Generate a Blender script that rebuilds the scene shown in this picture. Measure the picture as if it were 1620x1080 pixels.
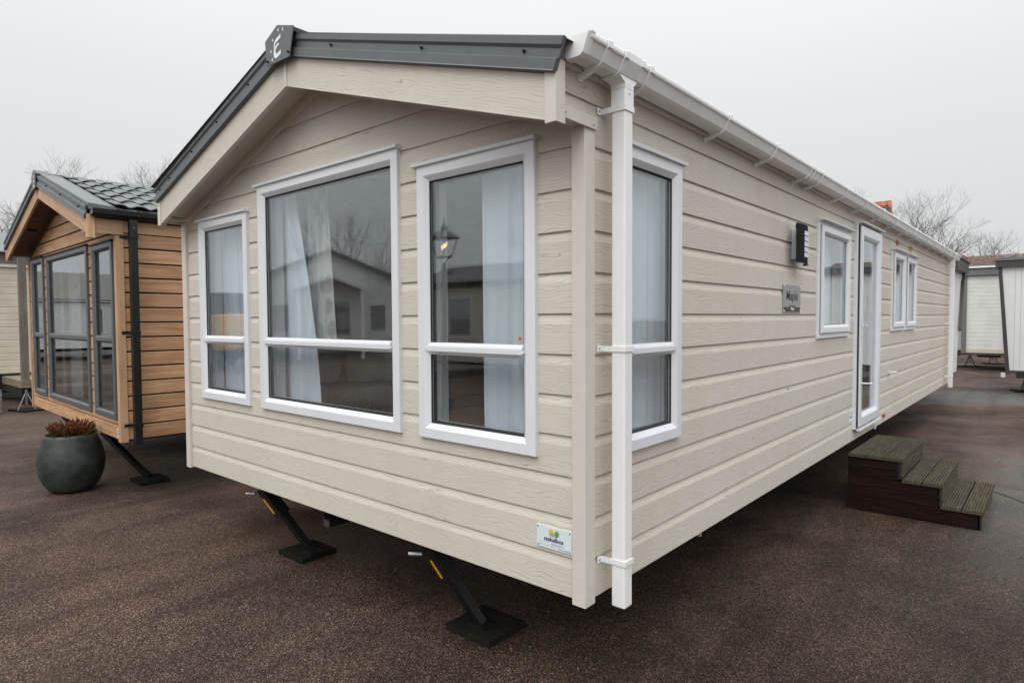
import bpy, bmesh, math, random
from mathutils import Vector, Matrix
random.seed(7)
scn = bpy.context.scene
for o in list(bpy.data.objects): bpy.data.objects.remove(o)

# ------------------------------------------------------------ camera
cam_d = bpy.data.cameras.new('camera'); cam = bpy.data.objects.new('camera', cam_d)
scn.collection.objects.link(cam); scn.camera = cam
cam_d.sensor_width = 36.0; cam_d.lens = 999.18/1620*36
cam_d.clip_start = 0.05; cam_d.clip_end = 3000
_yaw, _pit, _rol = .7133, -.0365, -.0054
_f = Vector((-math.sin(_yaw)*math.cos(_pit), math.cos(_yaw)*math.cos(_pit), math.sin(_pit)))
_r0 = Vector((math.cos(_yaw), math.sin(_yaw), 0)); _u0 = _r0.cross(_f)
_r = _r0*math.cos(_rol)+_u0*math.sin(_rol); _u = -_r0*math.sin(_rol)+_u0*math.cos(_rol)
_m = Matrix((_r, _u, -_f)).transposed().to_4x4(); _m.translation = (1.5148, -2.2249, 1.7983)
cam.matrix_world = _m

# ------------------------------------------------------------ world, sun, exposure
SUN_EL, SUN_AZ = math.radians(48), math.radians(158)   # azimuth clockwise from +Y
world = bpy.data.worlds.new('World'); scn.world = world; world.use_nodes = True
wn, wl = world.node_tree.nodes, world.node_tree.links
wn.clear()
w_out = wn.new('ShaderNodeOutputWorld'); w_bg = wn.new('ShaderNodeBackground')
w_sky = wn.new('ShaderNodeTexSky'); w_sky.sky_type = 'NISHITA'; w_sky.sun_disc = False
w_sky.sun_elevation = SUN_EL; w_sky.sun_rotation = SUN_AZ; w_sky.dust_density = 3
w_hsv = wn.new('ShaderNodeHueSaturation'); w_hsv.inputs['Saturation'].default_value = 0.15
w_geo = wn.new('ShaderNodeTexCoord'); w_sep = wn.new('ShaderNodeSeparateXYZ')
w_ramp = wn.new('ShaderNodeMapRange')                 # overcast sky: brighter towards the zenith
w_ramp.inputs['From Min'].default_value = 0.0; w_ramp.inputs['From Max'].default_value = 1.0
w_ramp.inputs['To Min'].default_value = 7.1; w_ramp.inputs['To Max'].default_value = 11.2
w_noise = wn.new('ShaderNodeTexNoise'); w_noise.inputs['Scale'].default_value = 1.2
w_noise.inputs['Detail'].default_value = 3
w_nr = wn.new('ShaderNodeMapRange'); w_nr.inputs['To Min'].default_value = 0.96; w_nr.inputs['To Max'].default_value = 1.04
w_cub = wn.new('ShaderNodeMath'); w_cub.operation = 'POWER'; w_cub.inputs[1].default_value = 3
w_cl = wn.new('ShaderNodeMath'); w_cl.operation = 'MAXIMUM'; w_cl.inputs[1].default_value = 0
w_add = wn.new('ShaderNodeMath'); w_add.operation = 'MULTIPLY_ADD'; w_add.inputs[1].default_value = 13.0
w_mul = wn.new('ShaderNodeMath'); w_mul.operation = 'MULTIPLY'
w_dot = wn.new('ShaderNodeVectorMath'); w_dot.operation = 'DOT_PRODUCT'
w_dot.inputs[1].default_value = (math.sin(SUN_AZ)*math.cos(SUN_EL), math.cos(SUN_AZ)*math.cos(SUN_EL), math.sin(SUN_EL))
w_gl = wn.new('ShaderNodeMapRange'); w_gl.inputs['From Min'].default_value = 0.2; w_gl.inputs['From Max'].default_value = 1.0
w_gl.inputs['To Min'].default_value = 1.0; w_gl.inputs['To Max'].default_value = 1.55; w_gl.interpolation_type = 'SMOOTHSTEP'   # cloud a little brighter round the hidden sun
w_mul2 = wn.new('ShaderNodeMath'); w_mul2.operation = 'MULTIPLY'
w_tint = wn.new('ShaderNodeMix'); w_tint.data_type = 'RGBA'; w_tint.blend_type = 'MULTIPLY'
w_tint.inputs['Factor'].default_value = 1.0; w_tint.inputs['B'].default_value = (0.965, 0.985, 1.0, 1)
w_mix = wn.new('ShaderNodeMix'); w_mix.data_type = 'RGBA'; w_mix.inputs['Factor'].default_value = 0.93
wl.new(w_geo.outputs['Generated'], w_sep.inputs[0]); wl.new(w_sep.outputs['Z'], w_ramp.inputs['Value'])
wl.new(w_geo.outputs['Generated'], w_noise.inputs['Vector'])
wl.new(w_noise.outputs['Fac'], w_nr.inputs['Value'])
wl.new(w_sep.outputs['Z'], w_cl.inputs[0]); wl.new(w_cl.outputs[0], w_cub.inputs[0]); wl.new(w_cub.outputs[0], w_add.inputs[0]); wl.new(w_ramp.outputs[0], w_add.inputs[2])
wl.new(w_add.outputs[0], w_mul.inputs[0]); wl.new(w_nr.outputs[0], w_mul.inputs[1])
wl.new(w_geo.outputs['Generated'], w_dot.inputs[0]); wl.new(w_dot.outputs['Value'], w_gl.inputs['Value'])
wl.new(w_mul.outputs[0], w_mul2.inputs[0]); wl.new(w_gl.outputs[0], w_mul2.inputs[1])
wl.new(w_mul2.outputs[0], w_tint.inputs['A'])
wl.new(w_sky.outputs[0], w_hsv.inputs['Color'])
wl.new(w_hsv.outputs[0], w_mix.inputs['A']); wl.new(w_tint.outputs['Result'], w_mix.inputs['B'])
wl.new(w_mix.outputs['Result'], w_bg.inputs['Color']); w_bg.inputs['Strength'].default_value = 0.10
wl.new(w_bg.outputs[0], w_out.inputs[0])

sun_d = bpy.data.lights.new('sun', 'SUN'); sun_d.energy = 0.9; sun_d.angle = math.radians(35); sun_d.color = (1, .97, .93)
sun = bpy.data.objects.new('sun', sun_d); scn.collection.objects.link(sun)
_sd = Vector((math.sin(SUN_AZ)*math.cos(SUN_EL), math.cos(SUN_AZ)*math.cos(SUN_EL), math.sin(SUN_EL)))
sun.rotation_euler = (-_sd).to_track_quat('-Z', 'Y').to_euler()
scn.view_settings.view_transform = 'Standard'; scn.view_settings.look = 'None'
scn.view_settings.exposure = 0.0; scn.view_settings.gamma = 1.0; scn.view_settings.use_curve_mapping = False

# ------------------------------------------------------------ helpers
COL = scn.collection
def tag(o, label=None, cat=None, group=None, kind=None):
    if label: o['label'] = label
    if cat: o['category'] = cat
    if group: o['group'] = group
    if kind: o['kind'] = kind
    return o
def empty(name, loc=(0,0,0), rz=0, **k):
    o = bpy.data.objects.new(name, None); COL.objects.link(o); o.location = loc; o.rotation_euler = (0,0,rz)
    o.empty_display_size = .2
    return tag(o, **k)

class MB:
    """collects solids, then links them as one mesh object"""
    def __init__(s): s.v=[]; s.f=[]; s.uvf=None
    def poly(s, vs, fs):
        n=len(s.v); s.v += [tuple(p) for p in vs]; s.f += [tuple(i+n for i in f) for f in fs]; return s
    def box(s, x0,x1,y0,y1,z0,z1):
        if x0>x1: x0,x1=x1,x0
        if y0>y1: y0,y1=y1,y0
        if z0>z1: z0,z1=z1,z0
        return s.poly([(x0,y0,z0),(x1,y0,z0),(x1,y1,z0),(x0,y1,z0),(x0,y0,z1),(x1,y0,z1),(x1,y1,z1),(x0,y1,z1)],
            [(0,3,2,1),(4,5,6,7),(0,1,5,4),(1,2,6,5),(2,3,7,6),(3,0,4,7)])
    def loft(s, rings, closed=True, caps=True):
        """rings: lists of points with equal count"""
        n=len(rings[0]); vs=[p for r in rings for p in r]; fs=[]
        for i in range(len(rings)-1):
            for j in range(n if closed else n-1):
                k=(j+1)%n; fs.append((i*n+j,i*n+k,(i+1)*n+k,(i+1)*n+j))
        if caps and closed:
            fs.append(tuple(range(n-1,-1,-1))); fs.append(tuple((len(rings)-1)*n+j for j in range(n)))
        return s.poly(vs,fs)
    def prism(s, pts, a, b):
        """pts: list of 3D points; a,b offsets"""
        a=Vector(a); b=Vector(b)
        return s.loft([[Vector(p)+a for p in pts],[Vector(p)+b for p in pts]])
    def tube(s, p0, p1, r0, r1=None, n=10):
        r1 = r0 if r1 is None else r1
        p0=Vector(p0); p1=Vector(p1); d=(p1-p0).normalized()
        a=d.orthogonal().normalized(); b=d.cross(a)
        R=lambda p,r:[p+a*math.cos(2*math.pi*i/n)*r+b*math.sin(2*math.pi*i/n)*r for i in range(n)]
        return s.loft([R(p0,r0),R(p1,r1)])
    def lathe(s, prof, n=48, c=(0,0)):
        rings=[[(c[0]+r*math.cos(2*math.pi*i/n), c[1]+r*math.sin(2*math.pi*i/n), z) for i in range(n)] for r,z in prof]
        return s.loft(rings, caps=False)
    def bar(s, p0, p1, w, h, up=(0,0,1)):
        p0=Vector(p0); p1=Vector(p1); d=(p1-p0).normalized(); sx=d.cross(Vector(up)).normalized(); sz=sx.cross(d)
        R=lambda p:[p+sx*w/2*a+sz*h/2*b for a,b in ((-1,-1),(1,-1),(1,1),(-1,1))]
        return s.loft([R(p0),R(p1)])
    def build(s, name, mat, parent=None, bevel=0, smooth=False, uv=None, seg=2, **k):
        me=bpy.data.meshes.new(name); me.from_pydata([tuple(v) for v in s.v],[],s.f)
        bm=bmesh.new(); bm.from_mesh(me)
        bmesh.ops.recalc_face_normals(bm, faces=bm.faces)
        if bevel:
            es=[e for e in bm.edges if len(e.link_faces)==2 and e.calc_face_angle(0)>0.5]
            bmesh.ops.bevel(bm, geom=es, offset=bevel, segments=seg, profile=.5, affect='EDGES', clamp_overlap=True)
        bm.to_mesh(me); bm.free()
        if uv:
            du,dv=random.random()*20, random.random()*7
            L=me.uv_layers.new(name='UVMap')
            for p in me.polygons:
                for li in p.loop_indices:
                    q=me.vertices[me.loops[li].vertex_index].co; a,b=uv(q)
                    L.data[li].uv=(a+du,b+dv)
        if smooth:
            for p in me.polygons: p.use_smooth=True
        me.materials.append(mat)
        o=bpy.data.objects.new(name, me); COL.objects.link(o)
        if parent: o.parent=parent
        return tag(o, **k)
UVW=lambda p:(p.x+p.y,p.z)
UVZ=lambda p:(p.z,p.x+p.y)
UVX=lambda p:(p.x,p.y+p.z*.5)
UVY=lambda p:(p.y,p.x+p.z*.5)
# a wall frame turns (along, up, out) into local coordinates
FRONT=lambda a,z,o:(a,-o,z)
SIDE =lambda a,z,o:(o,a,z)

# ------------------------------------------------------------ materials
def new_mat(name):
    m=bpy.data.materials.new(name); m.use_nodes=True; nt=m.node_tree
    return m, nt, nt.nodes['Principled BSDF']
def N(nt, t, **k):
    n=nt.nodes.new(t)
    for a,b in k.items():
        if a in n.inputs: n.inputs[a].default_value=b
        else: setattr(n,a,b)
    return n
def ramp(nt, stops, interp='LINEAR'):
    r=nt.nodes.new('ShaderNodeValToRGB'); r.color_ramp.interpolation=interp
    e=r.color_ramp.elements
    while len(e)<len(stops): e.new(.5)
    for i,(p,c) in enumerate(stops): e[i].position=p; e[i].color=(c if len(c)==4 else (*c,1))
    return r
def plain(name, col, rough=.5, metal=0, var=.06, scale=8, bump=0, bscale=200, spec=.5, dirt=0):
    m,nt,b=new_mat(name); L=nt.links
    tc=N(nt,'ShaderNodeTexCoord'); no=N(nt,'ShaderNodeTexNoise',Scale=scale,Detail=5,Roughness=.6)
    L.new(tc.outputs['Object'],no.inputs['Vector'])
    lo=tuple(max(0,c*(1-var*2)) for c in col); hi=tuple(min(1,c*(1+var)) for c in col)
    r=ramp(nt,[(.3,lo),(.7,hi)]); L.new(no.outputs['Fac'],r.inputs[0]); out=r.outputs[0]
    if dirt:
        n2=N(nt,'ShaderNodeTexNoise',Scale=scale*.4,Detail=8,Roughness=.7)
        mp=N(nt,'ShaderNodeMapping'); mp.inputs['Scale'].default_value=(1,1,.25)
        L.new(tc.outputs['Object'],mp.inputs[0]); L.new(mp.outputs[0],n2.inputs['Vector'])
        r2=ramp(nt,[(.5,(0,0,0)),(.8,(1,1,1))]); L.new(n2.outputs['Fac'],r2.inputs[0])
        mx=N(nt,'ShaderNodeMix',data_type='RGBA'); mm=N(nt,'ShaderNodeMath',operation='MULTIPLY'); mm.inputs[1].default_value=dirt
        L.new(r2.outputs[0],mm.inputs[0]); L.new(mm.outputs[0],mx.inputs['Factor']); L.new(out,mx.inputs['A'])
        mx.inputs['B'].default_value=(col[0]*.45,col[1]*.45,col[2]*.38,1); out=mx.outputs['Result']
    L.new(out,b.inputs['Base Color']); b.inputs['Roughness'].default_value=rough; b.inputs['Metallic'].default_value=metal
    b.inputs['Specular IOR Level'].default_value=spec
    if bump:
        n3=N(nt,'ShaderNodeTexNoise',Scale=bscale,Detail=2); bp=N(nt,'ShaderNodeBump',Strength=bump,Distance=.002)
        L.new(tc.outputs['Object'],n3.inputs['Vector']); L.new(n3.outputs['Fac'],bp.inputs['Height']); L.new(bp.outputs[0],b.inputs['Normal'])
    return m
def embossed(name, base, line, light, lines=9, bump=.5):
    """vinyl board with embossed cathedral grain, along U"""
    m,nt,b=new_mat(name); L=nt.links
    tc=N(nt,'ShaderNodeTexCoord'); mp=N(nt,'ShaderNodeMapping'); mp.inputs['Scale'].default_value=(3.0,9,1)
    n1=N(nt,'ShaderNodeTexNoise',Scale=1.0,Detail=2.2,Roughness=.5,Distortion=.3)
    L.new(tc.outputs['UV'],mp.inputs[0]); L.new(mp.outputs[0],n1.inputs['Vector'])
    sx=N(nt,'ShaderNodeSeparateXYZ'); L.new(tc.outputs['UV'],sx.inputs[0])
    mu=N(nt,'ShaderNodeMath',operation='MULTIPLY'); mu.inputs[1].default_value=lines*.85
    ad=N(nt,'ShaderNodeMath',operation='MULTIPLY_ADD'); ad.inputs[1].default_value=74
    L.new(n1.outputs['Fac'],mu.inputs[0]); L.new(sx.outputs['Y'],ad.inputs[0]); L.new(mu.outputs[0],ad.inputs[2]); 
    ma=N(nt,'ShaderNodeMath',operation='MULTIPLY'); ma.inputs[1].default_value=1.0; L.new(ad.outputs[0],ma.inputs[0])
    fr=N(nt,'ShaderNodeMath',operation='FRACT'); L.new(ma.outputs[0],fr.inputs[0])
    r=ramp(nt,[(0,(0,0,0)),(.40,(0,0,0)),(.5,(1,1,1)),(.58,(0,0,0)),(1,(0,0,0))]); L.new(fr.outputs[0],r.inputs[0])
    # break the lines up
    n2=N(nt,'ShaderNodeTexNoise',Scale=2.2,Detail=3); mp2=N(nt,'ShaderNodeMapping'); mp2.inputs['Scale'].default_value=(2.6,34,1); mp2.inputs['Location'].default_value=(3,7,0)
    L.new(tc.outputs['UV'],mp2.inputs[0]); L.new(mp2.outputs[0],n2.inputs['Vector'])
    r2=ramp(nt,[(.36,(.10,.10,.10)),(.52,(.85,.85,.85))]); L.new(n2.outputs['Fac'],r2.inputs[0])
    mm=N(nt,'ShaderNodeMath',operation='MULTIPLY'); L.new(r.outputs[0],mm.inputs[0]); L.new(r2.outputs[0],mm.inputs[1])
    # fine fibres
    n3=N(nt,'ShaderNodeTexNoise',Scale=1,Detail=4); mp3=N(nt,'ShaderNodeMapping'); mp3.inputs['Scale'].default_value=(9,240,1)
    L.new(tc.outputs['UV'],mp3.inputs[0]); L.new(mp3.outputs[0],n3.inputs['Vector'])
    r3=ramp(nt,[(.3,base),(.72,light)]); L.new(n3.outputs['Fac'],r3.inputs[0])
    n4=N(nt,'ShaderNodeTexNoise',Scale=1.1,Detail=4); L.new(tc.outputs['Object'],n4.inputs['Vector'])
    r4=ramp(nt,[(.3,(.94,.935,.92)),(.7,(1.0,1.0,1.0))]); L.new(n4.outputs['Fac'],r4.inputs[0])
    m4=N(nt,'ShaderNodeMix',data_type='RGBA',blend_type='MULTIPLY'); m4.inputs['Factor'].default_value=1
    L.new(r3.outputs[0],m4.inputs['A']); L.new(r4.outputs[0],m4.inputs['B'])
    mx=N(nt,'ShaderNodeMix',data_type='RGBA'); mx.inputs['B'].default_value=(*line,1)
    L.new(mm.outputs[0],mx.inputs['Factor']); L.new(m4.outputs['Result'],mx.inputs['A'])
    mpd=N(nt,'ShaderNodeMapping'); mpd.inputs['Scale'].default_value=(5,5,.9)
    nd=N(nt,'ShaderNodeTexNoise',Scale=1,Detail=6,Roughness=.65); L.new(tc.outputs['Object'],mpd.inputs[0]); L.new(mpd.outputs[0],nd.inputs['Vector'])
    rd=ramp(nt,[(.28,(.955,.95,.94)),(.50,(1,1,1))]); L.new(nd.outputs['Fac'],rd.inputs[0])
    md=N(nt,'ShaderNodeMix',data_type='RGBA',blend_type='MULTIPLY'); md.inputs['Factor'].default_value=1
    L.new(mx.outputs['Result'],md.inputs['A']); L.new(rd.outputs[0],md.inputs['B']); mx=md
    oi=N(nt,'ShaderNodeObjectInfo'); rv=ramp(nt,[(0,(.955,)*3),(1,(1.02,)*3)]); L.new(oi.outputs['Random'],rv.inputs[0])
    mv=N(nt,'ShaderNodeMix',data_type='RGBA',blend_type='MULTIPLY'); mv.inputs['Factor'].default_value=1
    L.new(mx.outputs['Result'],mv.inputs['A']); L.new(rv.outputs[0],mv.inputs['B']); mx=mv
    L.new(mx.outputs['Result'],b.inputs['Base Color']); b.inputs['Roughness'].default_value=.72; b.inputs['Specular IOR Level'].default_value=.28
    hs=N(nt,'ShaderNodeMath',operation='MULTIPLY_ADD'); hs.inputs[1].default_value=-1
    sc=N(nt,'ShaderNodeMath',operation='MULTIPLY'); sc.inputs[1].default_value=.25
    L.new(n3.outputs['Fac'],sc.inputs[0]); L.new(mm.outputs[0],hs.inputs[0]); L.new(sc.outputs[0],hs.inputs[2])
    bp=N(nt,'ShaderNodeBump',Strength=bump,Distance=.0016); L.new(hs.outputs[0],bp.inputs['Height']); L.new(bp.outputs[0],b.inputs['Normal'])
    return m
def wood(name, dark, mid, light, scale=(2.0,26,1), rough=.6, bump=.2, grey=None, knots=True, spec=.5):
    m,nt,b=new_mat(name); L=nt.links
    tc=N(nt,'ShaderNodeTexCoord'); mp=N(nt,'ShaderNodeMapping'); mp.inputs['Scale'].default_value=scale
    n1=N(nt,'ShaderNodeTexNoise',Scale=1,Detail=7,Roughness=.62,Distortion=.7)
    L.new(tc.outputs['UV'],mp.inputs[0]); L.new(mp.outputs[0],n1.inputs['Vector'])
    r=ramp(nt,[(.28,dark),(.5,mid),(.74,light)]); L.new(n1.outputs['Fac'],r.inputs[0])
    n2=N(nt,'ShaderNodeTexNoise',Scale=1.6,Detail=3); L.new(tc.outputs['UV'],n2.inputs['Vector'])
    r2=ramp(nt,[(.3,(.78,.76,.74)),(.7,(1.08,1.08,1.08))]); L.new(n2.outputs['Fac'],r2.inputs[0])
    mx=N(nt,'ShaderNodeMix',data_type='RGBA',blend_type='MULTIPLY'); mx.inputs['Factor'].default_value=1
    L.new(r.outputs[0],mx.inputs['A']); L.new(r2.outputs[0],mx.inputs['B']); out=mx.outputs['Result']
    if grey:
        n3=N(nt,'ShaderNodeTexNoise',Scale=3,Detail=6,Roughness=.7); L.new(tc.outputs['Object'],n3.inputs['Vector'])
        r3=ramp(nt,[(.48,(0,0,0)),(.68,(1,1,1))]); L.new(n3.outputs['Fac'],r3.inputs[0])
        m3=N(nt,'ShaderNodeMix',data_type='RGBA'); m3.inputs['B'].default_value=(*grey,1)
        L.new(r3.outputs[0],m3.inputs['Factor']); L.new(out,m3.inputs['A']); out=m3.outputs['Result']
    oi=N(nt,'ShaderNodeObjectInfo'); rv=ramp(nt,[(0,(.84,)*3),(1,(1.08,)*3)]); L.new(oi.outputs['Random'],rv.inputs[0])
    mv=N(nt,'ShaderNodeMix',data_type='RGBA',blend_type='MULTIPLY'); mv.inputs['Factor'].default_value=1
    L.new(out,mv.inputs['A']); L.new(rv.outputs[0],mv.inputs['B']); out=mv.outputs['Result']; b.inputs['Specular IOR Level'].default_value=spec
    L.new(out,b.inputs['Base Color']); b.inputs['Roughness'].default_value=rough
    bp=N(nt,'ShaderNodeBump',Strength=bump,Distance=.002); L.new(n1.outputs['Fac'],bp.inputs['Height']); L.new(bp.outputs[0],b.inputs['Normal'])
    return m
def glass(name, f0=.085, tint=(.985,.992,.99)):
    """thin architectural glass: Schlick reflection at each face, the rest passes straight through"""
    m,nt,b=new_mat(name); L=nt.links; nt.nodes.remove(b)
    t=N(nt,'ShaderNodeBsdfTransparent'); t.inputs[0].default_value=(*tint,1)
    g=N(nt,'ShaderNodeBsdfGlossy',Roughness=0.0); g.inputs[0].default_value=(.93,.97,1,1)
    lw=N(nt,'ShaderNodeLayerWeight'); lw.inputs['Blend'].default_value=.5
    pw=N(nt,'ShaderNodeMath',operation='POWER'); pw.inputs[1].default_value=5
    ma=N(nt,'ShaderNodeMath',operation='MULTIPLY_ADD',use_clamp=True)
    ma.inputs[1].default_value=1-f0; ma.inputs[2].default_value=f0
    L.new(lw.outputs['Facing'],pw.inputs[0]); L.new(pw.outputs[0],ma.inputs[0])
    mx=N(nt,'ShaderNodeMixShader'); L.new(ma.outputs[0],mx.inputs[0])
    no=N(nt,'ShaderNodeTexNoise',Scale=1.3,Detail=1); tc=N(nt,'ShaderNodeTexCoord'); bp=N(nt,'ShaderNodeBump',Strength=.012,Distance=.02)
    L.new(tc.outputs['Object'],no.inputs['Vector']); L.new(no.outputs['Fac'],bp.inputs['Height']); L.new(bp.outputs[0],g.inputs['Normal'])
    L.new(t.outputs[0],mx.inputs[1]); L.new(g.outputs[0],mx.inputs[2]); L.new(mx.outputs[0],nt.nodes['Material Output'].inputs[0])
    return m
def sheer(name, col, alpha=.25, pattern=None):
    m,nt,b=new_mat(name); L=nt.links; nt.nodes.remove(b)
    d=N(nt,'ShaderNodeBsdfDiffuse'); d.inputs[0].default_value=(*col,1)
    t=N(nt,'ShaderNodeBsdfTranslucent'); t.inputs[0].default_value=(*col,1)
    tr=N(nt,'ShaderNodeBsdfTransparent'); a=N(nt,'ShaderNodeMixShader'); a.inputs[0].default_value=.15
    L.new(d.outputs[0],a.inputs[1]); L.new(t.outputs[0],a.inputs[2])
    c=N(nt,'ShaderNodeMixShader'); c.inputs[0].default_value=alpha
    L.new(a.outputs[0],c.inputs[1]); L.new(tr.outputs[0],c.inputs[2]); L.new(c.outputs[0],nt.nodes['Material Output'].inputs[0])
    tc=N(nt,'ShaderNodeTexCoord')
    if pattern:
        mp=N(nt,'ShaderNodeMapping'); mp.inputs['Scale'].default_value=(7,7,4); mp.inputs['Rotation'].default_value=(.4,.7,.2)
        vo=N(nt,'ShaderNodeTexVoronoi',Scale=1.3); L.new(tc.outputs['Object'],mp.inputs[0]); L.new(mp.outputs[0],vo.inputs['Vector'])
        r=ramp(nt,[(.0,pattern),(.33,pattern),(.36,col),(1,col)]); L.new(vo.outputs['Distance'],r.inputs[0])
        L.new(r.outputs[0],d.inputs[0])
    return m

M={}
M['clad']=embossed('beige_board',(.580,.537,.468),(.310,.282,.250),(.640,.597,.526),lines=9,bump=.35)
M['trim']=plain('beige_trim',(.60,.548,.490),rough=.45,var=.02)
M['white']=plain('white_upvc',(.68,.695,.725),rough=.32,var=.015,scale=3)
M['whiteg']=plain('white_gutter',(.80,.80,.795),rough=.30,var=.02,scale=4,dirt=.05)
M['anth']=plain('grey_steel',(.090,.102,.108),rough=.42,metal=.0,var=.06,bump=.15,bscale=900,spec=.6)
M['anthroof']=plain('grey_roof_metal',(.125,.142,.142),rough=.42,var=.1,scale=3,bump=.2,bscale=500,spec=.8)
M['dark']=plain('dark_steel',(.006,.006,.0065),rough=.5,var=.3,scale=20)
M['black']=plain('black_plastic',(.010,.010,.011),rough=.35,var=.1)
M['blackm']=plain('matt_black',(.008,.008,.009),rough=.75,var=.1,spec=.12)
M['rail']=plain('black_chassis',(.010,.010,.010),rough=.55,var=.4,scale=10)
M['zinc']=plain('zinc',(.5,.5,.5),rough=.35,metal=.9)
M['yellow']=plain('yellow_sticker',(.70,.36,.04),rough=.4)
M['red']=plain('red_reflector',(.45,.05,.03),rough=.3)
M['reddot']=plain('red_dot',(.75,.05,.06),rough=.5)
M['glass']=glass('double_glazing')
M['glass2']=glass('double_glazing_inner',f0=.070)
M['glassd']=glass('dark_caravan_glass',f0=.16,tint=(.80,.82,.82))
M['seal']=plain('rubber_seal',(.02,.02,.022),rough=.6)
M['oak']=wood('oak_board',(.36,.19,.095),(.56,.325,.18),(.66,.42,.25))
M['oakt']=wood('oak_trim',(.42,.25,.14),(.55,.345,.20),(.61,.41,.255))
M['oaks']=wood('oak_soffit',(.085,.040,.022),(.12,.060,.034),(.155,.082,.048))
M['gap']=plain('black_gap',(.012,.011,.010),rough=.8)
M['plaster']=plain('inner_wall',(.60,.57,.53),rough=.8)
M['ceil']=plain('inner_ceiling',(.62,.62,.60),rough=.8)
M['carpet']=plain('carpet',(.10,.085,.075),rough=.95,var=.2,scale=60)
M['sofa']=plain('sofa_fabric',(.58,.51,.45),rough=.95,var=.12,scale=40,bump=.6,bscale=500)
M['sofad']=plain('sofa_fabric_dark',(.26,.21,.18),rough=.95,var=.12,scale=40,bump=.6,bscale=500)
M['cush']=sheer('cushion_cover',(.78,.78,.74),0.0,pattern=(.70,.69,.65))
M['table']=wood('table_wood',(.18,.12,.08),(.27,.19,.13),(.34,.25,.17))
M['net']=sheer('net_curtain',(.83,.91,1.0),.04)
M['drape']=sheer('leaf_drape',(.70,.72,.72),.0,pattern=(.50,.50,.50))
M['step']=wood('step_side',(.009,.0035,.0025),(.018,.0075,.0055),(.030,.0135,.010),grey=(.010,.0085,.006),bump=.5,rough=.9,spec=.12)
M['tread']=wood('step_tread',(.038,.030,.020),(.078,.064,.044),(.130,.110,.080),grey=(.055,.052,.030),bump=.6,scale=(3,60,1),rough=.85,spec=.2)
M['post']=plain('step_post',(.018,.015,.012),rough=.8,var=.3,scale=10)
M['pot']=plain('pot_clay',(.034,.044,.040),rough=.42,var=.35,scale=7,bump=.4,bscale=40,dirt=.0)
M['soil']=plain('soil',(.02,.014,.01),rough=1,var=.4,scale=60)
M['heath']=plain('heather_red',(.24,.070,.030),rough=.8,var=.4,scale=40)
M['heathg']=plain('heather_green',(.115,.110,.022),rough=.8,var=.4,scale=40)
M['straw']=plain('dry_stem',(.30,.19,.11),rough=.9,var=.3)
M['weed']=plain('weed_leaf',(.05,.085,.022),rough=.7,var=.3)
M['pad']=wood('ply_pad',(.006,.006,.005),(.010,.009,.008),(.016,.014,.012),grey=(.010,.012,.006),rough=.9,spec=.15)
M['cream']=plain('cream_board',(.56,.51,.42),rough=.5,var=.05,scale=3,dirt=.12)
M['offw']=plain('off_white_board',(.66,.66,.63),rough=.5,var=.05,scale=2.5,dirt=.25)
M['offv']=plain('off_white_panel',(.70,.70,.68),rough=.5,var=.03,scale=2.5,dirt=.06)
M['greyf']=plain('grey_fascia',(.15,.15,.155),rough=.5)
M['brownf']=plain('brown_fascia',(.055,.042,.042),rough=.45)
M['deck']=wood('deck_timber',(.15,.12,.08),(.25,.205,.15),(.33,.28,.21),grey=(.20,.19,.13))
M['graywood']=wood('weathered_timber',(.10,.09,.075),(.17,.155,.13),(.23,.21,.18))
M['rtile']=plain('red_clay_tile',(.40,.115,.055),rough=.8,var=.3,scale=1.5)
M['btile']=plain('brown_mossy_tile',(.125,.068,.045),rough=.85,var=.45,scale=4)
M['slate']=plain('grey_dormer',(.10,.112,.118),rough=.75,spec=.2)
M['bark']=plain('bark',(.10,.088,.075),rough=.9,var=.3,scale=2)
M['barkr']=plain('bark_pale',(.125,.110,.092),rough=.9,var=.3,scale=2)
M['sgnw']=plain('sign_white',(.66,.72,.74),rough=.3,var=.01)
M['navy']=plain('ink_navy',(.03,.03,.12),rough=.5,var=.01)
M['inkg']=plain('ink_grey',(.32,.34,.37),rough=.5,var=.01)
M['inkd']=plain('ink_dark',(.03,.03,.035),rough=.5,var=.01)
M['logoy']=plain('logo_yellow',(.80,.48,.04),rough=.5,var=.02)
M['logog']=plain('logo_green',(.10,.36,.05),rough=.5,var=.1,scale=200)
M['silver']=plain('brushed_silver',(.30,.305,.30),rough=.35,metal=.3,var=.05)
M['lampw']=plain('lamp_diffuser',(.60,.63,.74),rough=.3,var=.01)
M['vanyel']=plain('yellow_paint',(.70,.33,.02),rough=.35)

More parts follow.
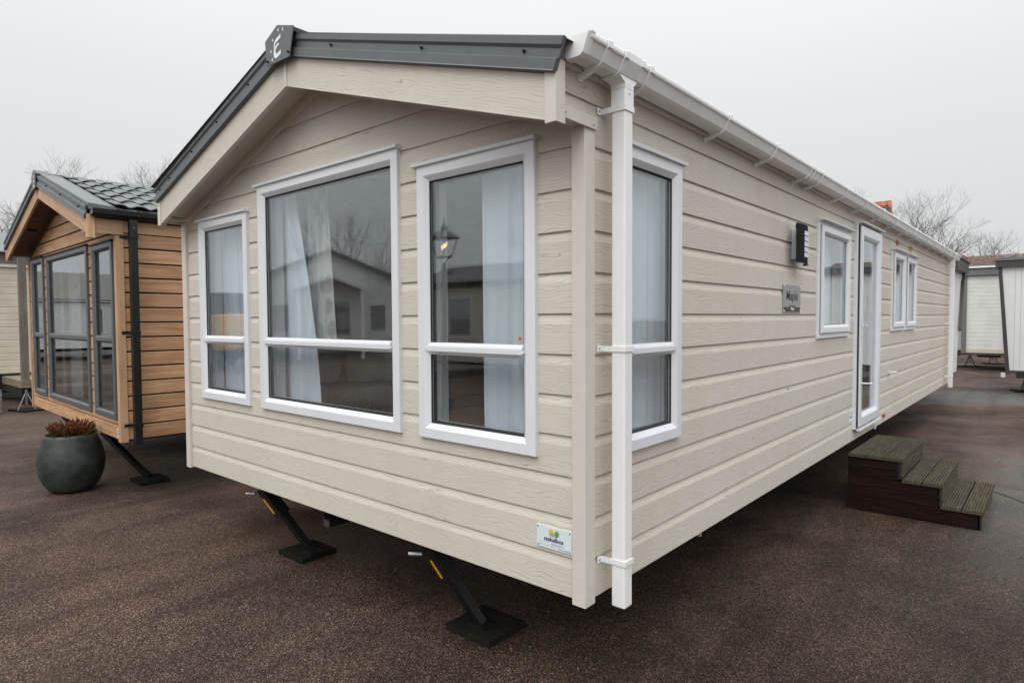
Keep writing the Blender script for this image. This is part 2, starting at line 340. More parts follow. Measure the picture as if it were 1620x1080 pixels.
# ground: reddish coated-chip asphalt with worn grey damp patches
def ground_mat():
    m,nt,b=new_mat('red_brown_chip_asphalt'); L=nt.links
    tc=N(nt,'ShaderNodeTexCoord')
    vo=N(nt,'ShaderNodeTexVoronoi',Scale=185); L.new(tc.outputs['Object'],vo.inputs['Vector'])
    sep=N(nt,'ShaderNodeSeparateColor'); L.new(vo.outputs['Color'],sep.inputs[0])
    chips=ramp(nt,[(0,(.013,.0085,.0070)),(.28,(.028,.017,.0130)),(.52,(.055,.032,.0225)),(.72,(.090,.052,.037)),(.88,(.140,.087,.064)),(.97,(.25,.20,.165))])
    L.new(sep.outputs[0],chips.inputs[0])
    vo2=N(nt,'ShaderNodeTexVoronoi',Scale=420); L.new(tc.outputs['Object'],vo2.inputs['Vector'])
    s2=N(nt,'ShaderNodeSeparateColor'); L.new(vo2.outputs['Color'],s2.inputs[0])
    f=ramp(nt,[(0,(.65,.65,.65)),(1,(1.35,1.35,1.35))]); L.new(s2.outputs[0],f.inputs[0])
    m0=N(nt,'ShaderNodeMix',data_type='RGBA',blend_type='MULTIPLY'); m0.inputs['Factor'].default_value=1
    L.new(chips.outputs[0],m0.inputs['A']); L.new(f.outputs[0],m0.inputs['B'])
    # broad tone
    n1=N(nt,'ShaderNodeTexNoise',Scale=.7,Detail=7,Roughness=.66); L.new(tc.outputs['Object'],n1.inputs['Vector'])
    r1=ramp(nt,[(.34,(.62,.62,.63)),(.52,(.98,.97,.96)),(.68,(1.28,1.20,1.12))]); L.new(n1.outputs['Fac'],r1.inputs[0])
    m1=N(nt,'ShaderNodeMix',data_type='RGBA',blend_type='MULTIPLY'); m1.inputs['Factor'].default_value=1
    L.new(m0.outputs['Result'],m1.inputs['A']); L.new(r1.outputs[0],m1.inputs['B'])
    # grey worn patches: one in the lane beside the steps, others from noise
    def blob(cx,cy,rx,ry,edge=.55):
        mp=N(nt,'ShaderNodeMapping'); mp.inputs['Location'].default_value=(-cx/rx,-cy/ry,0); mp.inputs['Scale'].default_value=(1/rx,1/ry,0)
        L.new(tc.outputs['Object'],mp.inputs[0])
        ln=N(nt,'ShaderNodeVectorMath',operation='LENGTH'); L.new(mp.outputs[0],ln.inputs[0])
        nn=N(nt,'ShaderNodeTexNoise',Scale=1.4,Detail=7,Roughness=.65); L.new(tc.outputs['Object'],nn.inputs['Vector'])
        ad=N(nt,'ShaderNodeMath',operation='MULTIPLY_ADD'); ad.inputs[1].default_value=1.2
        L.new(nn.outputs['Fac'],ad.inputs[0]); L.new(ln.outputs[1],ad.inputs[2])
        mr=N(nt,'ShaderNodeMapRange'); mr.interpolation_type='SMOOTHSTEP'
        mr.inputs['From Min'].default_value=1.75; mr.inputs['From Max'].default_value=1.75-edge
        L.new(ad.outputs[0],mr.inputs['Value']); return mr.outputs[0]
    g1=blob(2.5,5.8,1.9,3.4); g2=blob(.8,15.3,2.6,1.6); g3=blob(-9.5,-3.0,2.5,1.2)
    mxx=N(nt,'ShaderNodeMath',operation='MAXIMUM'); L.new(g1,mxx.inputs[0]); L.new(g2,mxx.inputs[1])
    sc=N(nt,'ShaderNodeMath',operation='MULTIPLY'); sc.inputs[1].default_value=.8; L.new(mxx.outputs[0],sc.inputs[0])
    vo3=N(nt,'ShaderNodeTexVoronoi',Scale=190); L.new(tc.outputs['Object'],vo3.inputs['Vector'])
    s3=N(nt,'ShaderNodeSeparateColor'); L.new(vo3.outputs['Color'],s3.inputs[0])
    gc=ramp(nt,[(0,(.055,.053,.050)),(.6,(.115,.112,.106)),(1,(.20,.195,.185))]); L.new(s3.outputs[0],gc.inputs[0])
    m2=N(nt,'ShaderNodeMix',data_type='RGBA'); L.new(sc.outputs[0],m2.inputs['Factor']); L.new(m1.outputs['Result'],m2.inputs['A']); L.new(gc.outputs[0],m2.inputs['B'])
    g4=blob(2.0,1.4,3.6,5.0,edge=.9)  # wide damp darkening; also paints in deeper shade under the caravan
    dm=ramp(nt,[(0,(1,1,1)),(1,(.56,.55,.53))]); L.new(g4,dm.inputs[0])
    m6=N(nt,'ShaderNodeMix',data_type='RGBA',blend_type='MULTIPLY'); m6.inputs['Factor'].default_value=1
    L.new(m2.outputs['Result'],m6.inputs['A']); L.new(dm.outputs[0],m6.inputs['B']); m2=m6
    # faint wheel tracks and rain streaks along the lane
    mp7=N(nt,'ShaderNodeMapping'); mp7.inputs['Scale'].default_value=(1.6,.16,1); mp7.inputs['Rotation'].default_value=(0,0,.12)
    n7=N(nt,'ShaderNodeTexNoise',Scale=1.3,Detail=6,Roughness=.6,Distortion=.6); L.new(tc.outputs['Object'],mp7.inputs[0]); L.new(mp7.outputs[0],n7.inputs['Vector'])
    r7=ramp(nt,[(.36,(.70,.70,.70)),(.50,(1,1,1)),(.66,(1.12,1.10,1.06))]); L.new(n7.outputs['Fac'],r7.inputs[0])
    m7=N(nt,'ShaderNodeMix',data_type='RGBA',blend_type='MULTIPLY'); m7.inputs['Factor'].default_value=1
    L.new(m2.outputs['Result'],m7.inputs['A']); L.new(r7.outputs[0],m7.inputs['B']); m2=m7
    rp=ramp(nt,[(.40,(1.08,1.08,1.08)),(.54,(1,1,1)),(.62,(.70,.70,.71))]); n8=N(nt,'ShaderNodeTexNoise',Scale=.45,Detail=8,Roughness=.7,Distortion=.4)
    L.new(tc.outputs['Object'],n8.inputs['Vector']); L.new(n8.outputs['Fac'],rp.inputs[0])
    m8=N(nt,'ShaderNodeMix',data_type='RGBA',blend_type='MULTIPLY'); m8.inputs['Factor'].default_value=1
    L.new(m2.outputs['Result'],m8.inputs['A']); L.new(rp.outputs[0],m8.inputs['B']); m2=m8
    # moss / olive film
    n5=N(nt,'ShaderNodeTexNoise',Scale=.8,Detail=8,Roughness=.7); mp5=N(nt,'ShaderNodeMapping'); mp5.inputs['Location'].default_value=(5,2,1)
    L.new(tc.outputs['Object'],mp5.inputs[0]); L.new(mp5.outputs[0],n5.inputs['Vector'])
    r5=ramp(nt,[(.60,(0,0,0)),(.78,(.55,.55,.55))]); L.new(n5.outputs['Fac'],r5.inputs[0])
    m5=N(nt,'ShaderNodeMix',data_type='RGBA'); m5.inputs['B'].default_value=(.060,.058,.028,1)
    L.new(r5.outputs[0],m5.inputs['Factor']); L.new(m2.outputs['Result'],m5.inputs['A'])
    L.new(m5.outputs['Result'],b.inputs['Base Color'])
    # damp areas are smoother
    n6=N(nt,'ShaderNodeTexNoise',Scale=.35,Detail=5); L.new(tc.outputs['Object'],n6.inputs['Vector'])
    r6=ramp(nt,[(.42,(.85,.85,.85)),(.60,(.42,.42,.42))]); L.new(n6.outputs['Fac'],r6.inputs[0]); L.new(r6.outputs[0],b.inputs['Roughness'])
    b.inputs['Specular IOR Level'].default_value=.22
    bp=N(nt,'ShaderNodeBump',Strength=.7,Distance=.004); L.new(vo.outputs['Distance'],bp.inputs['Height'])
    bp.invert=True; L.new(bp.outputs[0],b.inputs['Normal'])
    return m
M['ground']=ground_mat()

# ------------------------------------------------------------ ground and its joints
g=MB(); S=400
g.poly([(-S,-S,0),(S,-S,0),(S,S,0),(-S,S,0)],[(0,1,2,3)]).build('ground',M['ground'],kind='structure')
def strip(name, pts, w, mat, z=.004, **k):
    m=MB()
    for (a,b) in zip(pts,pts[1:]):
        a=Vector((*a,z)); b=Vector((*b,z)); d=(b-a).normalized(); s=Vector((-d.y,d.x,0))*w/2
        m.poly([a-s,b-s,b+s,a+s],[(0,1,2,3)])
    return m.build(name,mat,**k)
strip('paving_joint',[(-9,11.5),(-3,11.78),(-.6,11.92),(1.1,12.0),(4,12.15),(12,12.6)],.028,M['gap'],kind='structure')
strip('paving_joint',[(.9,5.98),(1.10,5.78),(1.32,5.52),(1.9,5.1),(3.2,4.2)],.018,M['gap'],z=.0045,kind='structure')

# ------------------------------------------------------------ generic house pieces
def clip_prof(pts, lo, hi):
    def half(ps, val, keep):
        out=[]
        for i in range(len(ps)):
            a,b=ps[i],ps[(i+1)%len(ps)]
            ia,ib=keep(a[1],val),keep(b[1],val)
            if ia: out.append(a)
            if ia!=ib:
                t=(val-a[1])/(b[1]-a[1]); out.append((a[0]+(b[0]-a[0])*t,val))
        return out
    ps=half(pts,lo,lambda z,v:z>=v-1e-9)
    if ps: ps=half(ps,hi,lambda z,v:z<=v+1e-9)
    return ps
def board_profile(z0,z1):
    return [(-.030,z0),(-.0015,z0),(0,z0+.002),(0,z1-.046),(-.002,z1-.037),(-.0110,z1-.004),(-.0110,z1),(-.030,z1)]
def open_profile(z0,z1):       # timber-look board with a dark open joint
    return [(-.018,z0+.010),(0,z0+.010),(0,z1-.012),(-.004,z1-.008),(-.018,z1-.006)]
def bisect_obj(o, co, no):
    bm=bmesh.new(); bm.from_mesh(o.data)
    r=bmesh.ops.bisect_plane(bm, geom=bm.verts[:]+bm.edges[:]+bm.faces[:], plane_co=co, plane_no=no, clear_outer=True)
    cut=[e for e in r['geom_cut'] if isinstance(e,bmesh.types.BMEdge)]
    if cut: bmesh.ops.holes_fill(bm, edges=cut)
    ok=len(bm.faces)>0
    bm.to_mesh(o.data); bm.free()
    return ok
def boards(parent, W, a0, a1, rows, holes, prof, mat, roof=None, name='cladding_plank'):
    """rows: (z0,z1[,a0,a1]); holes: (h0,h1,zlo,zhi). Planks are cut round the openings"""
    out=[]
    for row in rows:
        z0,z1=row[0],row[1]; b0,b1=(row[2],row[3]) if len(row)>2 else (a0,a1)
        hs=sorted(h for h in holes if h[2]<z1-.002 and h[3]>z0+.002 and h[1]>b0 and h[0]<b1)
        segs=[]; x=b0
        for h in hs:
            segs.append((x,h[0],z0,z1,'s'))
            if h[2]>z0+.02: segs.append((h[0],h[1],z0,h[2],'n'))
            elif h[3]<z1-.02: segs.append((h[0],h[1],h[3],z1,'n'))
            else: segs.append(None)
            x=h[1]
        segs.append((x,b1,z0,z1,'s'))
        groups=[[]]
        for s in segs:
            if s is None: groups.append([])
            elif s[1]-s[0]>.004: groups[-1].append(s)
        for gp in groups:
            if not gp: continue
            m=MB()
            for (x0,x1,lo,hi,_) in gp:
                ps=clip_prof(prof(z0,z1),lo,hi)
                if len(ps)<3: continue
                m.loft([[W(x0,p[1],p[0]) for p in ps],[W(x1,p[1],p[0]) for p in ps]])
            o=m.build(name,mat,parent,uv=UVW)
            if roof:
                for co,no in roof:
                    if not bisect_obj(o,co,no):
                        bpy.data.objects.remove(o); o=None; break
            if o: out.append(o)
    return out
def ring(m, W, a0,a1,z0,z1, prof):
    """frame lofted round a rectangle; prof: (inset, out) closed loop"""
    cs=[(a0,z0,1,1),(a1,z0,-1,1),(a1,z1,-1,-1),(a0,z1,1,-1)]
    rings=[[W(a+sa*i,z+sz*i,o) for i,o in prof] for a,z,sa,sz in cs]
    n=len(prof)
    vs=[p for r in rings for p in r]; fs=[]
    for c in range(4):
        d=(c+1)%4
        for j in range(n):
            k=(j+1)%n; fs.append((c*n+j,c*n+k,d*n+k,d*n+j))
    m.poly(vs,fs)
FR=[(0,-.03),(0,.020),(.004,.024),(.052,.024),(.058,.020),(.078,.004),(.080,-.004),(.080,-.055),(.06,-.055),(.06,-.03)]
def pane(parent, W, a0,a1,z0,z1, out, mat, lean=0):
    m=MB(); t=.004
    c=[(a0,z0,0),(a1,z0,0),(a1,z1,lean),(a0,z1,lean)]
    m.loft([[W(a,z,out+l) for a,z,l in c],[W(a,z,out+l-t) for a,z,l in c]])
    return m
def fixed_window(parent, W, a0,a1,z0,z1, transom=None, mat=None, gm=None, drip=True, prof=FR, inset=.082, name='window', dmat=None, dripov=.03, dual=True):
    mat=mat or M['white']; gm=gm or M['glass']; dmat=dmat or mat
    w=MB(); ring(w,W,a0,a1,z0,z1,prof); win=w.build(name,mat,parent)
    gi=inset
    g0,g1,h0,h1=a0+gi,a1-gi,z0+gi,z1-gi
    sl=MB(); ring(sl,W,g0-.004,g1+.004,h0-.004,h1+.004,[(0,-.006),(0,.002),(.004,.002),(.007,-.006)]); sl.build('seal',M['seal'],win)
    parts=[(h0,h1)]
    if transom:
        t0,t1=transom; parts=[(h0,t0),(t1,h1)]
        m=MB(); zc=(t0+t1)/2
        pr=[(t0,-.05),(t0,.002),(t0+.016,.020),(t0+.02,.023),(t1-.02,.023),(t1-.012,.020),(t1,.004),(t1,-.05)]
        m.loft([[W(g0-.002,z,o) for z,o in pr],[W(g1+.002,z,o) for z,o in pr]])
        for s,ga in ((-1,g0),(1,g1)):   # pointed weld ends
            m.loft([[W(ga,t0+.018,.0225),W(ga,t1-.018,.0225),W(ga,t1-.018,.0238),W(ga,t0+.018,.0238)],
                    [W(ga+s*.026,zc-.001,.0225),W(ga+s*.026,zc+.001,.0225),W(ga+s*.026,zc+.001,.0246),W(ga+s*.026,zc-.001,.0246)]])
        m.build('transom',mat,win)
    for q0,q1 in parts:
        m=pane(win,W,g0-.001,g1+.001,q0-.001,q1+.001,-.008,gm,lean=random.uniform(-.0012,.0012)); m.build('pane',gm,win)
        if dual:
            m=pane(win,W,g0-.001,g1+.001,q0-.001,q1+.001,-.034,gm,lean=random.uniform(.002,.0045)); m.build('pane',M['glass2'],win,label='inner pane of the double glazing')
    if dual:   # spacer bar round the sealed unit
        m=MB(); ring(m,W,g0-.002,g1+.002,h0-.002,h1+.002,[(0,-.031),(0,-.014),(.008,-.014),(.008,-.031)]); m.build('spacer_bar',M['dark'],win)
        m=MB(); ring(m,W,a0+.03,a1-.03,z0+.03,z1-.03,[(0,-.135),(0,-.058),(.052,-.058),(.052,-.070),(.035,-.075),(.035,-.135)]); m.build('inner_reveal',mat,win)
    if drip:
        m=MB(); d0,d1=a0-dripov,a1+.0*dripov+.012
        if W is SIDE: d0,d1=a0-.012,a1+dripov
        pr=[(z1-.002,0),(z1-.002,.026),(z1+.000,.040),(z1+.014,.042),(z1+.017,.038),(z1+.019,0)]
        m.loft([[W(d0,z,o) for z,o in pr],[W(d1,z,o) for z,o in pr]]).build('drip_cap',dmat,win)
    return win
def sash_window(parent, W, a0,a1,z0,z1, name='window', si=.045, gi=.112, bi=.11):
    w=MB(); ring(w,W,a0,a1,z0,z1,[(0,-.03),(0,.014),(.004,.018),(.075,.018),(.08,.012),(.08,-.05),(.06,-.05),(.06,-.03)]); win=w.build(name,M['white'],parent)
    s=MB(); ring(s,W,a0+si,a1-si,z0+si,z1-si,[(0,.0185),(0,.034),(.004,.037),(gi-si-.022,.037),(gi-si-.016,.034),(gi-si-.002,.020),(gi-si,.014),(gi-si,-.03),(gi-si-.03,-.03),(gi-si-.03,.0185)])
    s.build('sash',M['white'],win)
    m=MB(); ring(m,W,a0+si-.004,a1-si+.004,z0+si-.004,z1-si+.004,[(0,.0183),(0,.0215),(.006,.0215),(.006,.0183)]); m.build('seal',M['seal'],win)
    g0,g1,h0,h1=a0+gi-.002,a1-gi+.002,z0+gi-.002,z1-gi+.002
    pane(win,W,g0,g1,h0,h1,.006,None,lean=.001).build('pane',M['glass'],win)
    m=MB(); ring(m,W,g0+.001,g1-.001,h0+.001,h1-.001,[(0,-.02),(0,.006),(.007,.006),(.007,-.02)]); m.build('spacer_bar',M['dark'],win)
    m=MB(); d0,d1=a0-.006,a1+.03
    pr=[(z1-.010,0),(z1-.010,.024),(z1-.006,.062),(z1+.006,.064),(z1+.012,.05),(z1+.016,0)]
    m.loft([[W(d0,z,o) for z,o in pr],[W(d1,z,o) for z,o in pr]]).build('drip_cap',M['white'],win)
    return win
def text_mesh(name, s, size, mat, parent, mtx, extrude=.0006, xs=1.0, bold=0, **k):
    cu=bpy.data.curves.new('t','FONT'); cu.body=s; cu.size=size; cu.align_x='CENTER'; cu.align_y='CENTER'; cu.extrude=extrude; cu.offset=bold
    cu.resolution_u=4
    ob=bpy.data.objects.new('t',cu); COL.objects.link(ob)
    dg=bpy.context.evaluated_depsgraph_get(); me=bpy.data.meshes.new_from_object(ob.evaluated_get(dg))
    bpy.data.objects.remove(ob); me.transform(Matrix.Diagonal((xs,1,1,1))); me.transform(mtx)
    me.materials.clear(); me.materials.append(mat)
    o=bpy.data.objects.new(name,me); COL.objects.link(o)
    if parent: o.parent=parent
    return tag(o,**k)
def front_mtx(x,y,z):   # text on a face looking to -Y
    return Matrix(((1,0,0,x),(0,0,-1,y),(0,1,0,z),(0,0,0,1)))
def side_mtx(x,y,z):    # text on a face looking to +X
    return Matrix(((0,0,1,x),(1,0,0,y),(0,1,0,z),(0,0,0,1)))

# ============================================================ MAIN BEIGE STATIC CARAVAN
home=empty('static_caravan',(-2,5.9,0),label='beige board-clad static caravan with grey verge and white windows, filling the picture',cat='static caravan')
homeI=Matrix.Translation((2,-5.9,0))
H=home
XR=-1.98; LEN=11.88; SL=.310
def shear(p): return (p[0],p[1]+.0086*(.03-p[0]),p[2])
rows=[(.575,.75)]+[(.75+.178*k,.75+.178*(k+1)) for k in range(11)]          # up to 2.708
gable=[(.75+.178*k,.75+.178*(k+1)) for k in range(11,16)]
FW=[(-3.71,-2.915,1.173,2.577,'l'),(-2.747,-1.21,1.173,2.722,'c'),(-1.05,-.256,1.173,2.59,'r')]
fholes=[(a+.012,b-.012,c+.012,d-.012) for a,b,c,d,_ in FW]
roofcut=[((XR,0,2.63+SL*(-XR)),(SL,0,1)),((XR,0,2.63+SL*(-XR)),(-SL,0,1))]
boards(H,FRONT,-3.985,-.012,rows+gable,fholes,board_profile,M['clad'],roof=roofcut)
SWIN=(.386,.872,1.173,2.585); W2=(3.36,4.385,1.615,2.598); DOOR=(4.62,5.62,.69,2.712); W3=(6.41,7.185,1.62,2.598); W4=(7.275,8.03,1.62,2.598)
sw=(.290,.862,1.173,2.585)
sholes=[(a+.012,b-.012,c+.012,d-.012) for a,b,c,d in (sw,W2,DOOR,W3,W4)]
srows=rows[:-1]+[(2.53,2.708)]
boards(H,SIDE,.012,LEN-.01,srows,sholes,board_profile,M['clad'])
boards(H,SIDE,-.186,LEN-.01,[(2.708,2.872)],sholes,board_profile,M['clad'])
m=MB(); ps=clip_prof(board_profile(2.53,2.708),2.632,2.708)
m.loft([[SIDE(-.186,p[1],p[0]) for p in ps],[SIDE(.0115,p[1],p[0]) for p in ps]]).build('cladding_plank',M['clad'],H,uv=UVW)
# core walls behind the boards, with openings for the glazing
def core(parent, W, a0,a1,z0,z1, holes, th=.10, mat=None, out=-.031, name='wall_panel'):
    m=MB(); xs=sorted({a0,a1}|{h[0] for h in holes}|{h[1] for h in holes})
    for x0,x1 in zip(xs,xs[1:]):
        xm=(x0+x1)/2; hs=sorted((h[2],h[3]) for h in holes if h[0]<xm<h[1]); z=z0
        for lo,hi in hs+[(z1,z1)]:
            if lo-z>.005:
                m.loft([[W(x,z,o) for x,o in ((x0,out),(x1,out),(x1,out-th),(x0,out-th))],[W(x,lo,o) for x,o in ((x0,out),(x1,out),(x1,out-th),(x0,out-th))]])
            z=max(z,hi)
    return m.build(name,mat or M['plaster'],parent)
core(H,FRONT,-3.97,-.03,.60,2.62,[(a+.03,b-.03,c+.03,min(d-.03,2.62)) for a,b,c,d,_ in FW])
m=MB(); zt=2.62
m.loft([[(-3.97,.031,zt),(-2.717,.031,zt),(-2.717,.031,2.69),(-1.24,.031,2.69),(-1.24,.031,zt),(-.03,.031,zt),(XR,.031,zt+SL*1.95)],
        [(-3.97,.131,zt),(-2.717,.131,zt),(-2.717,.131,2.69),(-1.24,.131,2.69),(-1.24,.131,zt),(-.03,.131,zt),(XR,.131,zt+SL*1.95)]]).build('gable_panel',M['plaster'],H)
core(H,SIDE,.14,LEN-.04,.60,2.80,[(a+.03,b-.03,c+.03,d-.03) for a,b,c,d in (SWIN,W2,DOOR,W3,W4)])
core(H,lambda a,z,o:(-3.975-.0-(o+.031)*-1-.0,a,z),.14,LEN-.04,.60,2.66,[(.5,1.0,1.2,2.5),(4.3,5.7,1.2,2.5)],th=.115)
FS=lambda a,z,o:(-4.0-o,a,z)
for q in ((.45,1.05,1.17,2.55),(4.25,5.75,1.17,2.55)): fixed_window(H,FS,*q,drip=False)  # unseen far-side windows, added to let daylight into the room
m=MB(); m.box(-3.86,-.14,LEN-.15,LEN-.04,.60,3.0).build('wall_panel',M['plaster'],H)
core(H,lambda a,z,o:(-3.976+(o+.031),a,z),.0,LEN,.575,2.78,[(.5,1.0,1.2,2.5),(4.3,5.7,1.2,2.5)],th=.014,mat=M['cream'],name='far_side_cladding')
m=MB(); m.box(-3.98,-.02,LEN-.035,LEN-.02,.575,2.9).build('rear_cladding',M['clad'],H,uv=UVW)
# interior shell
m=MB(); m.box(-3.86,-.132,.132,LEN-.16,.64,.72).build('floor',M['carpet'],H)
m=MB()
for s in (-1,1):
    xe=XR+s*1.88; m.loft([[(XR,.135,3.10),(xe,.135,2.60),(xe,.135,2.63),(XR,.135,3.13)],[(XR,LEN-.16,3.10),(xe,LEN-.16,2.60),(xe,LEN-.16,2.63),(XR,LEN-.16,3.13)]])
m.build('ceiling',M['ceil'],H)
m=MB(); m.box(-3.858,-.135,5.95,6.03,.722,2.60); m.box(-2.0,-1.92,3.9,5.94,.722,2.60); m.build('partition_wall',M['plaster'],H)
# corner trims
def cbox(name,*b,mat='trim',uvf=None,bev=.003,**k):
    return MB().box(*b).build(name,M[mat],H,bevel=bev,uv=uvf,**k)
cbox('corner_trim',-.056,.013,-.021,.056,.558,2.602)
cbox('corner_trim',-4.036,-3.958,-.021,.05,.563,2.606)
cbox('corner_trim',-.035,.013,LEN-.052,LEN+.02,.558,2.80)
# gable trim strip under the soffit
for s in (-1,1):
    xe=XR+s*1.935; zb=lambda x:2.583+SL*(-XR-abs(x-XR)) + .0
    m=MB(); a,b=(XR,zb(XR)),(xe,zb(xe))
    pts=[(a[0],a[1]),(b[0],b[1]),(b[0],b[1]+.066),(a[0],a[1]+.066)]
    m.loft([[(x,-.016,z) for x,z in pts],[(x,.002,z) for x,z in pts]]).build('gable_trim',M['trim'],H)
# soffit
for s in (-1,1):
    xe=XR+s*1.99; z0=2.645+SL*(-XR); z1=z0-SL*1.99
    m=MB(); pts=[shear((x,y,z)) for x,y,z in ((XR,-.215,z0),(xe,-.215,z1),(xe,-.215,z1+.012),(XR,-.215,z0+.012))]
    q=[(XR,-.001,z0),(xe,-.001,z1),(xe,-.001,z1+.012),(XR,-.001,z0+.012)]
    m.loft([pts,q]).build('soffit_board',M['clad'],H,uv=lambda p:(p.x,p.y))
# barge boards
for s in (-1,1):
    xe=XR+s*1.965; zb=2.571+SL*(-XR); ze=zb-SL*1.965
    m=MB(); pts=[(XR+s*.012,zb-SL*.012),(xe,ze),(xe,ze+.175),(XR+s*.012,zb-SL*.012+.175)]
    m.loft([[shear((x,-.240,z)) for x,z in pts],[shear((x,-.216,z)) for x,z in pts]])
    m.build('barge_board',M['clad'],H,uv=lambda p,s=s:(p.x,p.z+SL*abs(p.x-XR)+p.y))
    m=MB(); pts=[(XR+s*.012,zb-SL*.012-.004),(xe,ze-.004),(xe,ze),(XR+s*.012,zb-SL*.012)]
    m.loft([[shear((x,-.242,z)) for x,z in pts],[shear((x,-.214,z)) for x,z in pts]]).build('barge_edge',M['trim'],H)
m=MB(); zb=2.571+SL*(-XR)
m.loft([[shear((x,y,zb-.012)) for x,y in ((XR-.014,-.248),(XR+.016,-.248),(XR+.016,-.214),(XR-.014,-.214))],[shear((x,y,zb+.16)) for x,y in ((XR-.014,-.248),(XR+.016,-.248),(XR+.016,-.214),(XR-.014,-.214))]]).build('joint_cover',M['trim'],H,bevel=.003)
for (x0,x1) in ((-.021,.034),(-4.0,-3.945)):
    m=MB(); xx=[(x0,-.247),(x1,-.247),(x1,-.187),(x1-.010 if x0>-1 else x1,-.187),(x1-.010 if x0>-1 else x1,-.235),(x0,-.235)]
    if x0<-1: xx=[(x0,-.247),(x1,-.247),(x1,-.235),(x0+.010,-.235),(x0+.010,-.187),(x0,-.187)]
    m.loft([[shear((x,y,2.560)) for x,y in xx],[shear((x,y,2.80)) for x,y in xx]]).build('barge_end_cap',M['trim'],H)
m=MB(); m.box(.0145,.024,-.186,.058,2.590,2.642).build('soffit_return',M['trim'],H,bevel=.002)
m=MB(); m.box(-4.045,-4.037,-.186,.058,2.590,2.642); m.box(-4.036,-3.962,-.186,-.022,2.608,2.616); m.build('soffit_return',M['trim'],H,bevel=.002)
m=MB(); m.box(-.05,.0125,-.186,-.022,2.6,2.608).build('soffit_end',M['trim'],H)
for y,z in ((-.17,2.612),(.03,2.606)):
    MB().tube((.024,y,z),(.0265,y,z),.004,n=8).build('screw',M['oakt'],H)
# verge profile in grey steel, each side of the ridge
VP=[(-.240,-.002),(-.258,0),(-.262,-.004),(-.262,-.036),(-.252,-.049),(-.252,-.082),(-.265,-.091),(-.265,-.132),(-.268,-.137),(-.236,-.143),(-.236,-.139),(-.240,-.128)]
for s in (-1,1):
    m=MB(); xe0=XR+s*2.062
    zt=lambda x:2.865+.303*(2.063-abs(x-XR))
    r0=[]; r1=[]
    for y,dz in VP:
        xa=XR+s*.02; xb=xe0+s*.36*dz
        r0.append(shear((xa,y,zt(xa)+dz))); r1.append(shear((xb,y,zt(xb)+dz)))
    vg=m.loft([r0,r1]).build('verge_trim',M['anth'],H)
    for t in ((.25,.62,.93) if s>0 else (.22,.45,.66,.87,.97)):
        x=XR+s*2.0*t; p=Vector(shear((x,-.252,zt(x)-.064)))
        MB().tube(p,p+Vector((0,-.012,0)),.0075,.0055,n=8).build('screw',M['dark'],vg)
    # roof sheet
    m=MB(); xs=xe0
    m.loft([[(XR,-.17,zt(XR)),(xs,-.17,zt(xs)),(xs,-.17,zt(xs)-.012),(XR,-.17,zt(XR)-.012)],[(XR,LEN+.22,zt(XR)),(xs,LEN+.22,zt(xs)),(xs,LEN+.22,zt(xs)-.012),(XR,LEN+.22,zt(XR)-.012)]])
    m.build('roof_sheet',M['anthroof'],H)
    xs2=xs-s*.01; MB().loft([[(XR,-.25,zt(XR)-.0012),(xs2,-.25,zt(xs2)-.0012),(xs2,-.25,zt(xs2)-.004),(XR,-.25,zt(XR)-.004)],[(XR,-.16,zt(XR)+.0005),(xs2,-.16,zt(xs2)+.0005),(xs2,-.16,zt(xs2)-.003),(XR,-.16,zt(XR)-.003)]]).build('verge_flange',M['anth'],H)
# eave fascia under the roof edge
m=MB(); m.box(.0,.024,-.186,LEN+.05,2.800,2.860).build('eave_fascia',M['trim'],H)
m=MB(); m.box(-4.02,-3.992,-.186,LEN+.05,2.74,2.86).build('eave_fascia',M['trim'],H)
# ridge end plate with emblem
cp=[(-2.121,3.460),(-1.979,3.519),(-1.800,3.465),(-1.846,3.303),(-2.104,3.313)]
yc=-.275
m=MB(); plate=m.loft([[(x,yc,z) for x,z in cp],[(x,yc+.006,z) for x,z in cp]]).build('ridge_end_plate',M['anth'],H,bevel=.001)
m=MB()
m.loft([[(x,yc+.0061,z) for x,z in ((-2.115,3.455),(-1.979,3.514),(-1.806,3.461),(-1.812,3.441),(-1.979,3.492),(-2.112,3.436))],
        [(x,-.16,z) for x,z in ((-2.115,3.455),(-1.979,3.514),(-1.806,3.461),(-1.812,3.441),(-1.979,3.492),(-2.112,3.436))]]).build('ridge_cap',M['anth'],H)
m=MB(); m.loft([[(x,-.16,z) for x,z in ((XR-.14,3.455),(XR,3.505),(XR+.14,3.455),(XR+.14,3.435),(XR,3.485),(XR-.14,3.435))],
        [(x,LEN+.22,z) for x,z in ((XR-.14,3.455),(XR,3.505),(XR+.14,3.455),(XR+.14,3.435),(XR,3.485),(XR-.14,3.435))]]).build('ridge_cap',M['anthroof'],H)
def flat(name, polys, y, mat, parent, th=.0008):
    m=MB()
    for ps in polys: m.loft([[(x,y,z) for x,z in ps],[(x,y-th,z) for x,z in ps]])
    return m.build(name,mat,parent)
ex,ez=-1.985,3.395
E1=[(.045,.062),(.045,.040),(-.012,.022),(-.026,-.004),(-.028,-.012),(-.030,.014),(-.022,.034),(-.004,.046)]
E2=[(.028,.006),(.002,-.002),(-.010,-.016),(-.012,-.030),(-.004,-.040),(.020,-.036),(.045,-.028),(.045,-.052),(.012,-.062),(-.012,-.064),(-.028,-.054),(-.034,-.036),(-.030,-.014),(-.018,.004),(.020,.018)]
